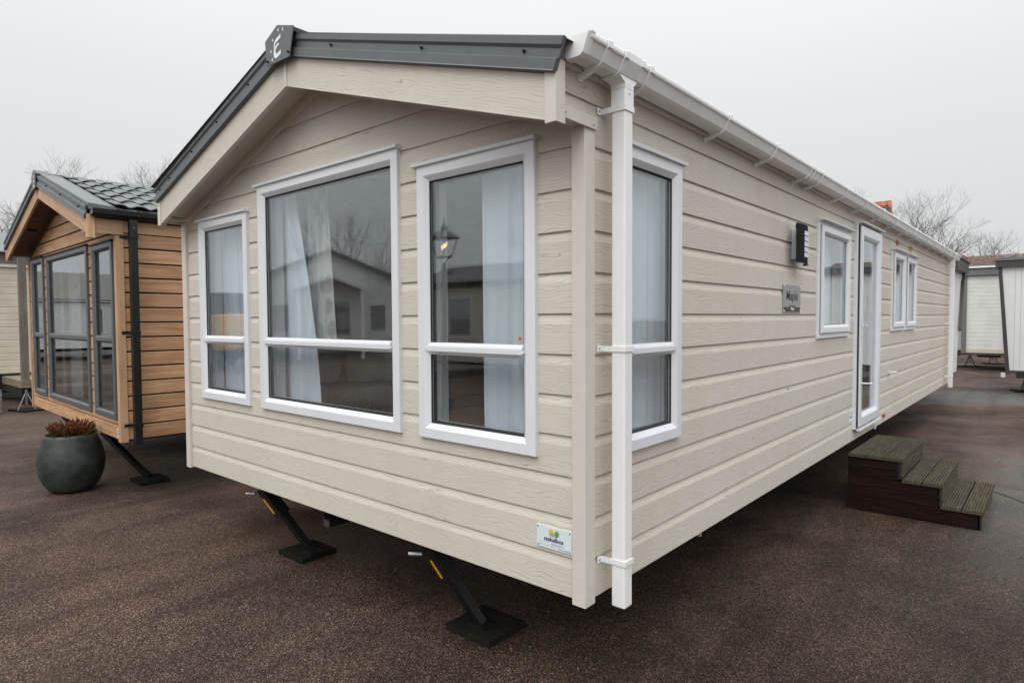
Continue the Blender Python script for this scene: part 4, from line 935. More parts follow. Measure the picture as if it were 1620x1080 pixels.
# end piece, eave board, gutter, downpipe
MB().box(-.022,.036,-.258,-.190,2.60,2.83).build('barge_end_cap',M['oakt'],wc,uv=UVZ,bevel=.003)
MB().box(-4.06,-4.0,-.258,-.190,2.64,2.86).build('barge_end_cap',M['oakt'],wc,uv=UVZ,bevel=.003)
MB().box(.013,.025,-.189,.055,2.655,2.795).build('soffit_return',M['oakt'],wc,uv=UVW)
MB().box(-.05,.0,-.189,.05,2.667,2.68).build('soffit_end',M['oaks'],wc,uv=UVY)
MB().box(.0,.011,.06,8.98,2.68,2.795).build('eave_board',M['oakt'],wc,uv=UVW)
ps=[(.028,2.880),(.028,2.835),(.045,2.812),(.075,2.804),(.11,2.812),(.130,2.835),(.136,2.880),(.125,2.880),(.12,2.84),(.104,2.822),(.075,2.815),(.05,2.822),(.038,2.84),(.038,2.88)]
gt=MB().loft([[(x,-.232,z) for x,z in ps],[(x,9.0,z) for x,z in ps]]).build('gutter',M['dark'],wc)
MB().box(.030,.128,-.2345,-.2325,2.822,2.878).build('gutter_end_cap',M['zinc'],gt,bevel=.0008)
for y in (-.02,.16,.36,1.2,2.0):
    ps2=[(.02,2.886),(.02,2.83),(.04,2.805),(.075,2.797),(.115,2.805),(.138,2.83),(.144,2.886)]
    m=MB(); o=[(x,z) for x,z in ps2]; i=[(.1385,2.8845),(.1325,2.834),(.112,2.8105),(.075,2.8025),(.0435,2.8105),(.0265,2.834),(.0265,2.8845)]
    m.loft([[(x,y-.012,z) for x,z in o+i],[(x,y+.012,z) for x,z in o+i]]).build('gutter_bracket',M['dark'],gt)
MB().box(.01,.03,-.18,8.9,2.796,2.835).build('fascia_strip',M['dark'],wc)
dp=MB().box(.060,.125,.085,.155,.54,2.80).build('downpipe',M['dark'],wc,bevel=.004)
MB().tube((.125,.12,2.72),(.128,.12,2.72),.005,n=8).build('screw',M['zinc'],dp)
for z in (2.62,1.66,.72):
    m=MB(); m.box(.056,.130,.080,.084,z,z+.03); m.box(.1255,.130,.084,.16,z,z+.03); m.box(.013,.0555,.079,.084,z,z+.03); m.box(.013,.018,.02,.0785,z,z+.03); m.build('pipe_clip',M['black'],dp)
# roof tiles, visible slope
def tile_mesh():
    m=MB(); w=.186; l=.372; nx=10; ny=3; top=[];bot=[]
    for j in range(ny+1):
        for i in range(nx+1):
            u=i/nx; v=j/ny   # v=0 lower edge
            drop=-.030*math.sin(2*math.pi*u-.6)*(1-v) if True else 0
            zz=.016*math.sin(2*math.pi*u+.3)+.020*(1-v)
            top.append((l*v+drop*(1-v), w*u, zz))
    n=len(top); vs=top+[(x,y,z-.014) for x,y,z in top]; fs=[]
    for j in range(ny):
        for i in range(nx):
            a=j*(nx+1)+i; fs.append((a,a+1,a+nx+2,a+nx+1)); fs.append((n+a,n+a+nx+1,n+a+nx+2,n+a+1))
    for i in range(nx): fs.append((i,n+i,n+i+1,i+1)); a=ny*(nx+1)+i; fs.append((a,a+1,n+a+1,n+a))
    for j in range(ny):
        a=j*(nx+1); fs.append((a,a+nx+1,n+a+nx+1,n+a)); a+=nx; fs.append((a,n+a,n+a+nx+1,a+nx+1))
    m.poly(vs,fs); return m
t0=tile_mesh().build('roof_tile',M['anthroof'],wc,smooth=False)
tmesh=t0.data
for p in tmesh.polygons: p.use_smooth=True
bpy.data.objects.remove(t0)
ang=math.atan(.30); k=0
for r in range(6):
    for c in range(22):
        d=.365*r; x=.075-d*math.cos(ang); z=2.905-.006+d*math.sin(ang)+.022
        o=bpy.data.objects.new('roof_tile',tmesh); COL.objects.link(o); o.parent=wc
        # local x of the tile points up the slope (towards -x)
        o.matrix_local=Matrix.Translation((x,-.015+.183*c,z))@Matrix(((-math.cos(ang),0,math.sin(ang),0),(0,1,0,0),(math.sin(ang),0,math.cos(ang),0),(0,0,0,1)))
m=MB()
for r in range(6):
    for c in range(22,49):
        d=.365*r; x=.075-d*math.cos(ang); z=2.905+d*math.sin(ang)+.03; y=-.015+.183*c
        a=math.cos(ang)*.36; b=math.sin(ang)*.36
        m.poly([(x,y,z),(x,y+.09,z+.012),(x,y+.183,z),(x-a,y+.183,z+b-.02),(x-a,y+.09,z+b-.008),(x-a,y,z+b-.02)],[(0,1,4,5),(1,2,3,4)])
m.build('roof_tiles_far',M['anthroof'],wc,kind='stuff')
st=MB().box(-.122,.0-.062,-.0275,-.0255+.009,.607,.706)
ws=empty('dealer_sticker',(-5.7,-.01,.65),rz=TH,label='small white dealer sticker low on the oak-coloured caravan corner',cat='sticker')
for nm,b,mt in (('sticker_face',(-.045,.02,-.0045,-.0015,-.045,.052),'sgnw'),('logo_leaf',(-.02,.006,-.0055,-.0047,.012,.034),'logog'),('logo_text',(-.035,.012,-.0055,-.0047,-.012,.0),'navy')):
    MB().box(*b).build(nm,M[mt],ws)
# underside
for x in (-3.0,-1.05): MB().box(x-.03,x+.03,.3,8.7,.40,.57).build('chassis_rail',M['rail'],wc)
MB().box(-3.97,-.03,.03,8.9,.566,.588).build('underfloor',M['rail'],wc)
jk=MB(); jk.bar((-2.9,.12,.53),(-2.6,.4,.05),.06,.045,up=(0,1,0)); jk.build('corner_steady',M['dark'],wc)
jk=MB(); jk.bar((-1.15,.12,.53),(-.60,.42,.04),.065,.05,up=(0,1,0)); jk.build('corner_steady',M['dark'],wc)
MB().tube((-3.02,.04,.56),(-2.9,.10,.55),.010,n=8).build('winding_bolt',M['zinc'],wc)
pad(-6.15,.42,.36,.30,TH,'dark pad under the steady leg of the oak-coloured caravan')

# ============================================================ FLOWER POT
px_,py_=-6.40,-.25
pot=empty('plant_pot',(px_,py_,0),label='round dark grey-green pot with red heather standing before the oak-coloured caravan',cat='plant pot')
prof=[(.0,.002),(.15,.002),(.20,.02),(.255,.09),(.292,.19),(.305,.29),(.298,.38),(.272,.48),(.240,.57),(.236,.60),(.228,.605),(.222,.60),(.226,.57),(.25,.50),(.0,.50)]
o=MB().lathe(prof[:-2],n=56).build('bowl',M['pot'],pot,smooth=True)
MB().lathe([(.0,.545),(.12,.548),(.227,.545)],n=32).build('soil',M['soil'],pot)
def sprig(m, base, tip, r=.006, leaves=60, ll=.015):
    b=Vector(base); t=Vector(tip); m.tube(b,t,.002,.001,n=4)
    for i in range(leaves):
        s=.18+.82*random.random(); p=b.lerp(t,s); a=random.random()*6.28; d=Vector((math.cos(a),math.sin(a),.9)).normalized()
        q=p+d*ll*(1.2-.5*s); sd=d.cross(Vector((0,0,1))).normalized()*.0042
        m.poly([p-sd,p+sd,q+sd*.6,q-sd*.6],[(0,1,2,3)])
hr=MB(); hg=MB(); st_=MB()
random.seed(3)
for i in range(230):
    a=random.random()*6.28; r=.20*math.sqrt(random.random()); bx=.05+r*math.cos(a)*.85; by=r*math.sin(a)
    if bx<-.09: continue
    h=.05+.12*random.random()*(1-.5*r/.2); ln=.16
    sprig(hr,(bx*.7,by*.7,.55),(bx+(bx-.03)*ln,by*(1+ln),.56+h+.06),leaves=70)
for i in range(150):
    a=random.random()*6.28; r=.20*math.sqrt(random.random()); bx=.06+r*math.cos(a)*.8; by=r*math.sin(a)
    sprig(hg,(bx*.8,by*.8,.545),(bx*1.15,by*1.15,.61+.08*random.random()),leaves=40)
for i in range(7):
    bx=-.13+random.uniform(-.04,.04); by=-.05+random.uniform(-.06,.06)
    st_.bar((bx,by,.545),(bx+random.uniform(-.06,.04),by+random.uniform(-.04,.04),.64+random.random()*.06),.007,.003)
hb=hr.build('heather_flowers',M['heath'],pot); hg.build('heather_foliage',M['heathg'],pot); st_.build('dry_stems',M['straw'],pot)

# ============================================================ STEPS
stp=empty('timber_steps',(.56,4.88,0),label='dark timber three-tread steps with grooved boards standing under the door',cat='steps')
X0=.047; Y0,Y1=4.285,5.475
def grooved(x0,x1,y0,y1,z1,t=.030,n=7):
    """deck board, ridges along y"""
    top=[]; w=(x1-x0)/n
    for i in range(n):
        a=x0+w*i; top+=[(a+w*.06,z1-.014),(a+w*.17,z1-.013),(a+w*.26,z1-.002),(a+w*.34,z1),(a+w*.66,z1),(a+w*.74,z1-.002),(a+w*.83,z1-.013),(a+w*.94,z1-.014)]
    ps=[(x0,z1-t)]+[(x0,z1-.004)]+top+[(x1,z1-.004),(x1,z1-t)]
    return MB().loft([[(x,y0,z) for x,z in ps],[(x,y1,z) for x,z in ps]])
def grooved_v(xf,y0,y1,z0,z1,n=6,t=.026):
    pts=[]; w=(z1-z0)/n
    for i in range(n):
        a=z0+w*i; pts+=[(xf-.010,a+w*.04),(xf,a+w*.25),(xf,a+w*.7),(xf-.010,a+w*.94)]
    ps=[(xf-t,z0)]+pts+[(xf-t,z1)]
    return MB().loft([[(x,y0,z) for x,z in ps],[(x,y1,z) for x,z in ps]])
tiers=[(X0,.492,.526,3,.345),(.482,.790,.345,2,.165),(.772,1.078,.165,2,.0)]
for (xa,xb,zt_,n,zl) in tiers:
    w=(xb-xa)/n
    for i in range(n):
        o=grooved(xa+w*i+.003,xa+w*(i+1)-.003,Y0-.012-random.random()*.006,Y1+.01,zt_).build('tread_board',M['tread'],stp,uv=UVY); 
for (xf,za,zb_) in ((.484,.347,.497),(.782,.167,.316),(1.062,.004,.136)):
    nb=2 if zb_-za<.14 or True else 3
    h=(zb_-za)/nb
    for i in range(nb): grooved_v(xf,Y0+.03,Y1-.03,za+h*i+.001,za+h*(i+1)-.002).build('riser_board',M['tread'],stp,uv=UVY)
for yy,(ya,yb) in (('n',(Y0,Y0+.026)),('f',(Y1-.026,Y1))):
    for (za,zb_,xe) in ((.004,.135,1.05),(.139,.233,.765),(.237,.314,.765),(.318,.408,.455),(.412,.497,.455)):
        MB().box(X0,xe,ya,yb,za,zb_).build('side_board',M['step'],stp,bevel=.003,uv=UVW)
    for xf,zt_ in ((.4765,.497),(.7765,.316),(1.0605,.136)):
        MB().box(xf-.024,xf-.0005-.0,ya+(.0 if yy=='n' else .0),yb,zt_-.16+.002 if zt_>.2 else .003,zt_).build('corner_post',M['post'],stp)
MB().box(X0,X0+.026,Y0+.027,Y1-.027,.004,.497).build('back_board',M['step'],stp,uv=UVW)
for o in list(bpy.data.objects):
    if o.parent is stp: o.matrix_parent_inverse=Matrix.Translation(-Vector(stp.location))
for o in list(bpy.data.objects):
    if o.parent is home: o.matrix_parent_inverse=Matrix.Translation(-Vector(home.location))

# ============================================================ BACKGROUND AND OPPOSITE CARAVANS
def simple_home(loc, rz, Wd, Ln, label, mat, roofm, fasm, z0=.55, z1=2.75, slope=.30, pitch=.15, wins=(), swins=(), trimm=None, over=.2, wallm=None):
    """local: front face y=0, x in [-Wd,0], runs to +y; gable at the front"""
    r=empty('static_caravan',loc,rz,label=label,cat='static caravan',group='caravans on the sales yard'); xc=-Wd/2
    n=int((z1-z0)/pitch); zr=[(z0+pitch*k,z0+pitch*(k+1)) for k in range(n)]
    ng=int(Wd/2*slope/pitch)+1; top=z0+pitch*n; gz=[(top+pitch*k,top+pitch*(k+1)) for k in range(ng)]
    cut=[((xc,0,top+.05+slope*Wd/2),(slope,0,1)),((xc,0,top+.05+slope*Wd/2),(-slope,0,1))]
    bprof=lambda a,b:[(-.02,a),(0,a),(0,b-.02),(-.010,b-.002),(-.02,b)]
    boards(r,FRONT,-Wd+.01,-.01,zr+gz,[(w[0],w[1],w[2],w[3]) for w in wins],bprof,mat,roof=cut)
    boards(r,SIDE,.01,Ln,zr,[(w[0],w[1],w[2],w[3]) for w in swins],bprof,mat)
    MB().box(-Wd+.02,-.022,.022,Ln,z0+.01,top).build('core',wallm or M['plaster'],r)
    MB().loft([[(-Wd+.02,.022,top+.001),(-.022,.022,top+.001),(xc,.022,top+slope*Wd/2)],[(-Wd+.02,Ln,top+.001),(-.022,Ln,top+.001),(xc,Ln,top+slope*Wd/2)]]).build('roof_core',mat,r)
    for a,b,c,d in wins:
        m=MB(); ring(m,FRONT,a,b,c,d,[(0,-.02),(0,.02),(.06,.02),(.07,-.02)]); w=m.build('window',trimm or M['white'],r); pane(w,FRONT,a+.06,b-.06,c+.06,d-.06,.0,None).build('pane',M['glassd'],w)
    for a,b,c,d in swins:
        m=MB(); ring(m,SIDE,a,b,c,d,[(0,-.02),(0,.02),(.06,.02),(.07,-.02)]); w=m.build('window',trimm or M['white'],r); pane(w,SIDE,a+.06,b-.06,c+.06,d-.06,.0,None).build('pane',M['glassd'],w)
    for s in (-1,1):
        xe=xc+s*(Wd/2+.12); zt=lambda x:top+.20+slope*(Wd/2-abs(x-xc))
        MB().loft([[(xc,-over-.03,zt(xc)),(xe,-over-.03,zt(xe)),(xe,-over-.03,zt(xe)-.16),(xc,-over-.03,zt(xc)-.16)],[(xc,-over,zt(xc)),(xe,-over,zt(xe)),(xe,-over,zt(xe)-.16),(xc,-over,zt(xc)-.16)]]).build('barge_board',fasm,r)
        MB().loft([[(xc,-over,zt(xc)),(xe,-over,zt(xe)),(xe,-over,zt(xe)-.05),(xc,-over,zt(xc)-.05)],[(xc,Ln+.1,zt(xc)),(xe,Ln+.1,zt(xe)),(xe,Ln+.1,zt(xe)-.05),(xc,Ln+.1,zt(xc)-.05)]]).build('roof_sheet',roofm,r)
        xg=xc+s*(Wd/2); MB().box(min(xg,xg+s*.11),max(xg,xg+s*.11),-over+.02,Ln,top+.03,top+.13).build('gutter',fasm,r)
        MB().box(min(xg,xg+s*.02)-.01,max(xg,xg+s*.02)+.01,-.02,.03,z0-.01,top+.1).build('corner_trim',fasm,r)
    for x in (-Wd*.75,-Wd*.25): MB().box(x-.04,x+.04,.4,Ln-.4,.38,z0).build('chassis_rail',M['rail'],r)
    MB().box(-Wd+.03,-.03,.03,Ln-.03,z0-.03,z0+.005).build('underfloor',M['rail'],r)
    return r
def stand(x,y,h,label,rz=0.3):
    m=MB(); s=MB()
    r=empty('axle_stand',(x,y,0),rz,label=label,cat='stand',group='steel stands under caravans')
    for a in range(4):
        ca,sa=math.cos(a*math.pi/2+.4),math.sin(a*math.pi/2+.4); m.tube((ca*.20,sa*.20,.03),(ca*.02,sa*.02,h*.82),.012,n=5)
    m.build('legs',M['zinc'] if False else M['greyf'],r); MB().tube((0,0,h*.3),(0,0,h),.022,n=6).build('post',M['greyf'],r)
    MB().box(-.30,.30,-.20,.20,.002,.030).build('base_board',M['pad'],r,uv=UVX)

# right background: raked caravan whose ribbed side faces the camera
rb=empty('static_caravan',(3.0,17,0),label='white ribbed caravan with brown-black trim cut off by the right picture edge',cat='static caravan')
def local_children(root):
    for o in list(bpy.data.objects):
        if o.parent is root: o.matrix_parent_inverse=Matrix.Translation(-Vector(root.location))
yR=16.0; k=0; x=.66
def rake(z): return .640-(z-.53)*.0735
n=50
for i in range(n):
    xa=.66+.105*i; xb=xa+.101
    if i==0:
        pts=[(rake(.56)+.03,.56),(xb,.56),(xb,2.92),(rake(2.92)+.03,2.92)]
    else: pts=[(xa,.56),(xb,.56),(xb,2.92),(xa,2.92)]
    MB().loft([[(a,yR,b) for a,b in pts],[(a,yR+.03,b) for a,b in pts]]).build('wall_panel',M['offv'],rb)
MB().loft([[(.70,yR+.008,.56),(5.8,yR+.008,.56),(5.8,yR+.008,2.92),(.52,yR+.008,2.92)],[(.70,yR+3,.56),(5.8,yR+3,.56),(5.8,yR+3,2.92),(.52,yR+3,2.92)]]).build('core',M['greyf'],rb)
MB().loft([[(rake(.47)-.02,yR-.025,.47),(rake(.47)+.055,yR-.025,.47),(rake(3.0)+.05,yR-.025,3.0),(rake(3.0)-.02,yR-.025,3.0)],[(rake(.47)-.02,yR+.02,.47),(rake(.47)+.055,yR+.02,.47),(rake(3.0)+.05,yR+.02,3.0),(rake(3.0)-.02,yR+.02,3.0)]]).build('front_trim',M['brownf'],rb)
MB().box(.40,6,yR-.10,yR+.05,2.90,3.045).build('fascia',M['brownf'],rb)
MB().box(.38,6,yR-.13,yR+.05,3.046,3.085).build('gutter',M['greyf'],rb)
MB().box(.66,6,yR-.02,yR+.03,.515,.555).build('skirt',M['brownf'],rb)
MB().box(.54,.62,yR-.04,yR+.02,.40,.50).build('corner_foot',M['offw'],rb)
MB().box(.80,6,yR+.3,yR+2.6,.36,.51).build('chassis_rail',M['graywood'],rb,uv=UVX)
MB().loft([[(.40,yR-.1,3.086),(6,yR-.1,3.086),(6,yR+1.5,3.20),(.62,yR+1.5,3.20)],[(.40,yR-.1,3.096),(6,yR-.1,3.096),(6,yR+1.5,3.22),(.62,yR+1.5,3.22)]]).build('roof_sheet',M['slate'],rb)
MB().loft([[(.46,yR+.2,3.10),(.60,yR+.2,3.10),(.60,yR+.2,3.13),(.50,yR+.2,3.14)],[(.60,yR+1.4,3.20),(.74,yR+1.4,3.20),(.71,yR+1.4,3.28),(.64,yR+1.4,3.29)]]).build('ridge_end_cap',M['slate'],rb)
local_children(rb)
stand(1.0,17.0,.52,'steel stand on a dark board under the white ribbed caravan at right edge')

# middle background: white boarded caravan
YM=23.5
mb=empty('static_caravan',(1.5,25,0),label='white horizontally boarded caravan with grey fascia behind the lane at right',cat='static caravan')
for i in range(18):
    z=.70+.1345*i
    ps=[(-.02,z),(0,z),(0,z+.115),(-.012,z+.132),(-.02,z+.1345)]
    MB().loft([[(-.80,YM-o,zz) for o,zz in ps],[(5.5,YM-o,zz) for o,zz in ps]]).build('cladding_plank',M['offw'],mb)
MB().box(-.80,5.5,YM-.004,YM+.03,.585,.698).build('bottom_rail',M['cream'],mb)
MB().box(-.80,5.5,YM+.031,YM+3.2,.58,3.1).build('core',M['greyf'],mb)
MB().box(-.93,-.795,YM-.05,YM+.05,.56,3.12).build('corner_trim',M['greyf'],mb)
MB().box(-1.10,5.6,YM-.10,YM+.05,3.125,3.36).build('fascia',M['greyf'],mb)
MB().box(-1.10,5.6,YM-.16,YM+.05,3.361,3.42).build('gutter',M['whiteg'],mb)
MB().box(-1.10,5.6,YM-.05,YM+3.3,3.42,3.46).build('roof_sheet',M['slate'],mb)
MB().box(-1.0,5.5,YM+.0,YM+.06,.51,.575).build('skirt',M['brownf'],mb)
MB().box(.20,.34,YM-.06,YM+.02,.78,3.10).build('window_frame',M['greyf'],mb)
MB().box(-.5,.1,YM+.1,YM+.6,.44,.51).build('chassis_rail',M['rail'],mb)
# set-back porch with a dark window
MB().box(-3.6,-.94,YM+1.6,YM+1.7,.60,3.3).build('porch_wall',M['offw'],mb)
m=MB(); ring(m,FRONT,-1.62,-1.06,1.30,3.05,[(0,-.02),(0,.03),(.09,.03),(.10,-.02)])
w=m.build('window',M['black'],mb); w.location=(0,YM+1.6,0)
pane(w,FRONT,-1.53,-1.15,1.39,2.96,.0,None).build('pane',M['glassd'],w)
MB().box(-3.6,-1.10,YM+1.2,YM+1.59,.40,.595).build('skirt',M['brownf'],mb)
local_children(mb)
w.matrix_parent_inverse=Matrix.Translation(-Vector(mb.location))
stand(-.84,25.3,.5,'grey steel stand under the left end of the white boarded caravan')
stand(-.30,27.2,.5,'second grey steel stand further back under the white boarded caravan')
# brown-trimmed caravan directly behind the beige one
bb=empty('static_caravan',(-2,15,0),label='brown-trimmed raked caravan just showing past the far end of the beige one',cat='static caravan')
MB().loft([[(-4,13.0,.62),(-.12,13.0,.62),(-.12,13.0,2.72),(-4,13.0,2.72)],[(-4,14.2,.62),(-.12,14.2,.62),(-.12,14.75,2.72),(-4,14.75,2.72)]]).build('body',M['offv'],bb)
MB().loft([[(-4.1,12.9,2.722),(.0,12.9,2.722),(.0,12.9,2.94),(-4.1,12.9,2.94)],[(-4.1,14.9,2.722),(.0,14.9,2.722),(.0,14.9,2.94),(-4.1,14.9,2.94)]]).build('fascia',M['brownf'],bb)
MB().box(-4.15,.03,12.85,14.93,2.941,2.985).build('roof_sheet',M['slate'],bb)
MB().bar((-.08,14.80,2.72),(-.08,14.22,1.5),.05,.06).build('rake_trim',M['brownf'],bb)
MB().box(-3.9,-.4,13.1,14.1,.40,.615).build('chassis_rail',M['rail'],bb)
local_children(bb)

# left background: cream caravan with timber deck
cb=empty('static_caravan',(-18,5,0),label='cream boarded caravan behind a timber deck at the left picture edge',cat='static caravan')
for i in range(16):
    z=.62+.15*i; ps=[(-.02,z),(0,z),(0,z+.125),(-.012,z+.147),(-.02,z+.15)]
    MB().loft([[(-16.5+o,.2,zz) for o,zz in ps],[(-16.5+o,6,zz) for o,zz in ps]]).build('cladding_plank',M['cream'],cb)
MB().box(-20.4,-16.531,.2,6,.60,3.05).build('core',M['plaster'],cb)
MB().box(-16.52,-16.44,.1,6.1,3.021,3.10).build('white_rail',M['whiteg'],cb)
MB().box(-16.6,-16.40,.0,6.1,3.101,3.32).build('fascia',M['graywood'],cb,uv=UVY)
MB().loft([[(-16.3,-.1,3.33),(-18.4,-.1,3.96),(-18.4,-.1,3.99),(-16.3,-.1,3.36)],[(-16.3,6.2,3.33),(-18.4,6.2,3.96),(-18.4,6.2,3.99),(-16.3,6.2,3.36)]]).build('roof_sheet',M['anthroof'],cb)
MB().loft([[(-20.5,-.1,3.33),(-18.4,-.1,3.96),(-18.4,-.1,3.99),(-20.5,-.1,3.36)],[(-20.5,6.2,3.33),(-18.4,6.2,3.96),(-18.4,6.2,3.99),(-20.5,6.2,3.36)]]).build('roof_sheet',M['anthroof'],cb)
MB().box(-20.3,-16.55,.3,5.9,.40,.595).build('chassis_rail',M['rail'],cb)
local_children(cb)
dk=empty('timber_deck',(-16,.9,0),label='weathered timber deck with post and rails beside the cream caravan',cat='deck')
for i in range(14):
    y=1.02+.12*i
    if y<2.6: MB().box(-17.8,-14.85,y,y+.114,.53,.555).build('deck_board',M['deck'],dk,uv=UVX)
MB().box(-17.8,-14.86,1.0,1.018,.40,.550).build('deck_fascia',M['deck'],dk,uv=UVX)
MB().box(-14.86,-14.84,1.0,2.6,.40,.550).build('deck_fascia',M['deck'],dk,uv=UVY)
MB().box(-17.7,-14.9,1.03,1.12,.24,.40).build('deck_joist',M['rail'],dk)
MB().box(-14.98,-14.85,1.03,1.16,.556,3.12).build('corner_post',M['graywood'],dk,uv=UVZ)
for z in (1.02,1.52): MB().box(-17.5,-14.99,2.52,2.56,z,z+.10).build('rail',M['graywood'],dk,uv=UVX)
local_children(dk)
stand(-14.15,.95,.42,'pale steel stand under the corner of the weathered timber deck',rz=.2)
gs=empty('deck_steps',(-14.6,.2,0),label='grey weathered timber step block at the left picture edge',cat='steps')
for i in range(4): MB().box(-15.4,-14.1,-.3,.55,.005+.105*i,.10+.105*i).build('step_board',M['graywood'],gs,uv=UVX)
MB().box(-15.4,-14.1,-.3,.55,.426,.450).build('tread_board',M['graywood'],gs,uv=UVX)
local_children(gs)

# red-roofed house and brown-roofed house far behind
rh=empty('house',(-12,52,0),label='distant house with red tiled roof and grey flat dormer above the gutter',cat='house')
MB().box(-16,-8.0,48,56,0,6.2).build('wall',M['btile'],rh)
m=MB()
nr,nc=9,26
for r in range(nr):
    for c in range(nc):
        x=-15.6+c*.30; t=r/nr; z=6.4+3.7*t; y=46.9+3.1*t; dx=.42*t*0
        m.poly([(x,y,z),(x+.15,y-.05,z+.05),(x+.30,y,z),(x+.30,y+3.1/nr,z+3.7/nr-.06),(x+.15,y+3.1/nr-.05,z+3.7/nr-.01),(x,y+3.1/nr,z+3.7/nr-.06)],[(0,1,4,5),(1,2,3,4)])
m.build('roof',M['rtile'],rh,kind='stuff')
MB().loft([[(-15.6,49.95,6.2),(-7.82,49.95,6.2),(-7.82,50.1,10.1),(-15.6,50.1,10.1)],[(-15.6,55,6.2),(-7.82,55,6.2),(-7.82,50.2,10.1),(-15.6,50.2,10.1)]]).build('rear_roof',M['rtile'],rh)
MB().loft([[(-15.0,47.4,7.0),(-7.22,47.4,7.0),(-7.34,47.4,9.28),(-15.0,47.4,9.28)],[(-15.0,49.4,7.0),(-7.5,49.4,7.0),(-7.62,49.4,9.40),(-15.0,49.4,9.40)]]).build('dormer',M['slate'],rh)
MB().loft([[(-7.62,48.45,9.55),(-7.40,48.45,9.55),(-6.90,46.9,6.9),(-7.15,46.9,6.9)],[(-7.95,50.1,10.12),(-7.70,50.1,10.12),(-7.20,48.0,6.9),(-7.45,48.0,6.9)]]).build('verge_tiles',M['rtile'],rh)
local_children(rh)
bh=empty('house',(-1,37,0),label='low building with brown mossy tile roof between the background caravans',cat='house')
MB().box(-1.8,8,35.2,40,0,4.15).build('wall',M['btile'],bh)
m=MB()
for r in range(5):
    for c in range(34):
        x=-2.0+.30*c; y=35+.4*r; z=4.16+.12*r+.003
        m.poly([(x,y,z),(x+.28,y,z),(x+.28,y+.42,z+.125),(x,y+.42,z+.125),(x,y,z+.03),(x+.28,y,z+.03),(x+.28,y+.42,z+.15),(x,y+.42,z+.15)],[(4,5,6,7),(0,1,5,4),(0,4,7,3),(1,2,6,5)])
m.build('roof',M['btile'],bh,kind='stuff')
MB().box(-2.12,-1.98,34.9,37,4.25,4.72).build('ridge_tile',M['rtile'],bh)
local_children(bh)

# opposite side of the yard: seen only as reflections in the glass
lodge=simple_home((-24.9,-11.4,0),math.radians(120.5),6.0,9,'gabled lodge across the yard mirrored in the wide middle window',M['offw'],M['dark'],M['greyf'],z1=3.65,slope=.40,wins=[(-5.5,-4.7,1.2,2.5),(-3.9,-2.7,1.0,2.7),(-2.5,-2.1,1.0,2.7),(-1.3,-.5,1.2,2.5)])
for sgn in (-1,1):
    MB().loft([[(-3.0,.55,3.75),(-3.0+sgn*1.5,.55,3.2),(-3.0+sgn*1.5,.55,3.08),(-3.0,.55,3.63)],[(-3.0,-.9,3.75),(-3.0+sgn*1.5,-.9,3.2),(-3.0+sgn*1.5,-.9,3.08),(-3.0,-.9,3.63)]]).build('porch_roof',M['whiteg'],lodge)
    MB().box(-3.0+sgn*1.35-.07,-3.0+sgn*1.35+.07,-.85,-.72,.1,3.12).build('porch_post',M['whiteg'],lodge)
simple_home((-5.0,-10.5,0),math.pi/2,4.2,9,'dark-roofed long caravan across the yard mirrored in the right front window',M['cream'],M['dark'],M['dark'],z1=2.7,swins=[(2,3,1.2,2.4),(6,7,1.2,2.4)])
simple_home((-33,-12.0,0),0,4.2,12,'cream caravan across the yard mirrored in the oak-coloured caravan windows',M['offw'],M['graywood'],M['whiteg'],z1=2.75,slope=.6,swins=[(3,4.2,1.2,2.4),(6,6.6,1.2,2.4),(8.6,9.6,1.2,2.4)])
simple_home((16.5,1.5,0),math.pi+0,4.0,9,'pale caravan across the lane mirrored in the side windows',M['offw'],M['slate'],M['greyf'])
simple_home((17.0,6.5,0),-math.pi/2,3.9,5,'grey-roofed caravan further up the lane mirrored in the door',M['cream'],M['slate'],M['greyf'],wins=[(-3.2,-1.0,1.2,2.4)])
# lamp post
lp=empty('street_lamp',(-7.1,-5.8,0),label='old-fashioned black lantern post lit in the yard, mirrored in the right front window',cat='street lamp')
MB().lathe([(.11,0),(.11,.12),(.07,.2),(.06,.8),(.045,.9),(.04,2.7),(.055,2.75),(.03,2.80)],n=16).build('post',M['black'],lp,smooth=True)
m=MB(); m.tube((-.18,0,2.62),(.18,0,2.62),.014,n=8)
for s in (-1,1):
    m.lathe([(0,2.59),(.03,2.62),(0,2.65)],n=8,c=(s*.2,0))
    m.tube((0,0,2.78),(s*.10,0,2.90),.009,n=6); m.tube((0,0,2.78),(0,s*.10,2.90),.009,n=6)
m.build('cross_bar',M['black'],lp)
m=MB(); m.loft([[(x*.10,y*.10,2.90) for x,y in ((-1,-1),(1,-1),(1,1),(-1,1))],[(x*.10,y*.10,2.93) for x,y in ((-1,-1),(1,-1),(1,1),(-1,1))]])
for x,y in ((-1,-1),(1,-1),(1,1),(-1,1)): m.tube((x*.095,y*.095,2.92),(x*.165,y*.165,3.25),.008,n=5)
m.loft([[(x*.205,y*.205,3.25) for x,y in ((-1,-1),(1,-1),(1,1),(-1,1))],[(x*.205,y*.205,3.27) for x,y in ((-1,-1),(1,-1),(1,1),(-1,1))],[(x*.07,y*.07,3.40) for x,y in ((-1,-1),(1,-1),(1,1),(-1,1))]])
m.lathe([(.055,3.40),(.055,3.45),(.08,3.46),(.02,3.52),(.012,3.62),(.0,3.66)],n=10); m.build('lantern',M['black'],lp)
em,nt,b=new_mat('warm_bulb'); b.inputs['Emission Color'].default_value=(1,.55,.22,1); b.inputs['Emission Strength'].default_value=7
m=MB(); m.lathe([(.0,3.05),(.028,3.08),(.028,3.12),(.0,3.15)],n=10,c=(-.03,0)); m.lathe([(.0,3.08),(.028,3.11),(.028,3.15),(.0,3.18)],n=10,c=(.045,.02)); m.build('bulb',em,lp,smooth=True)
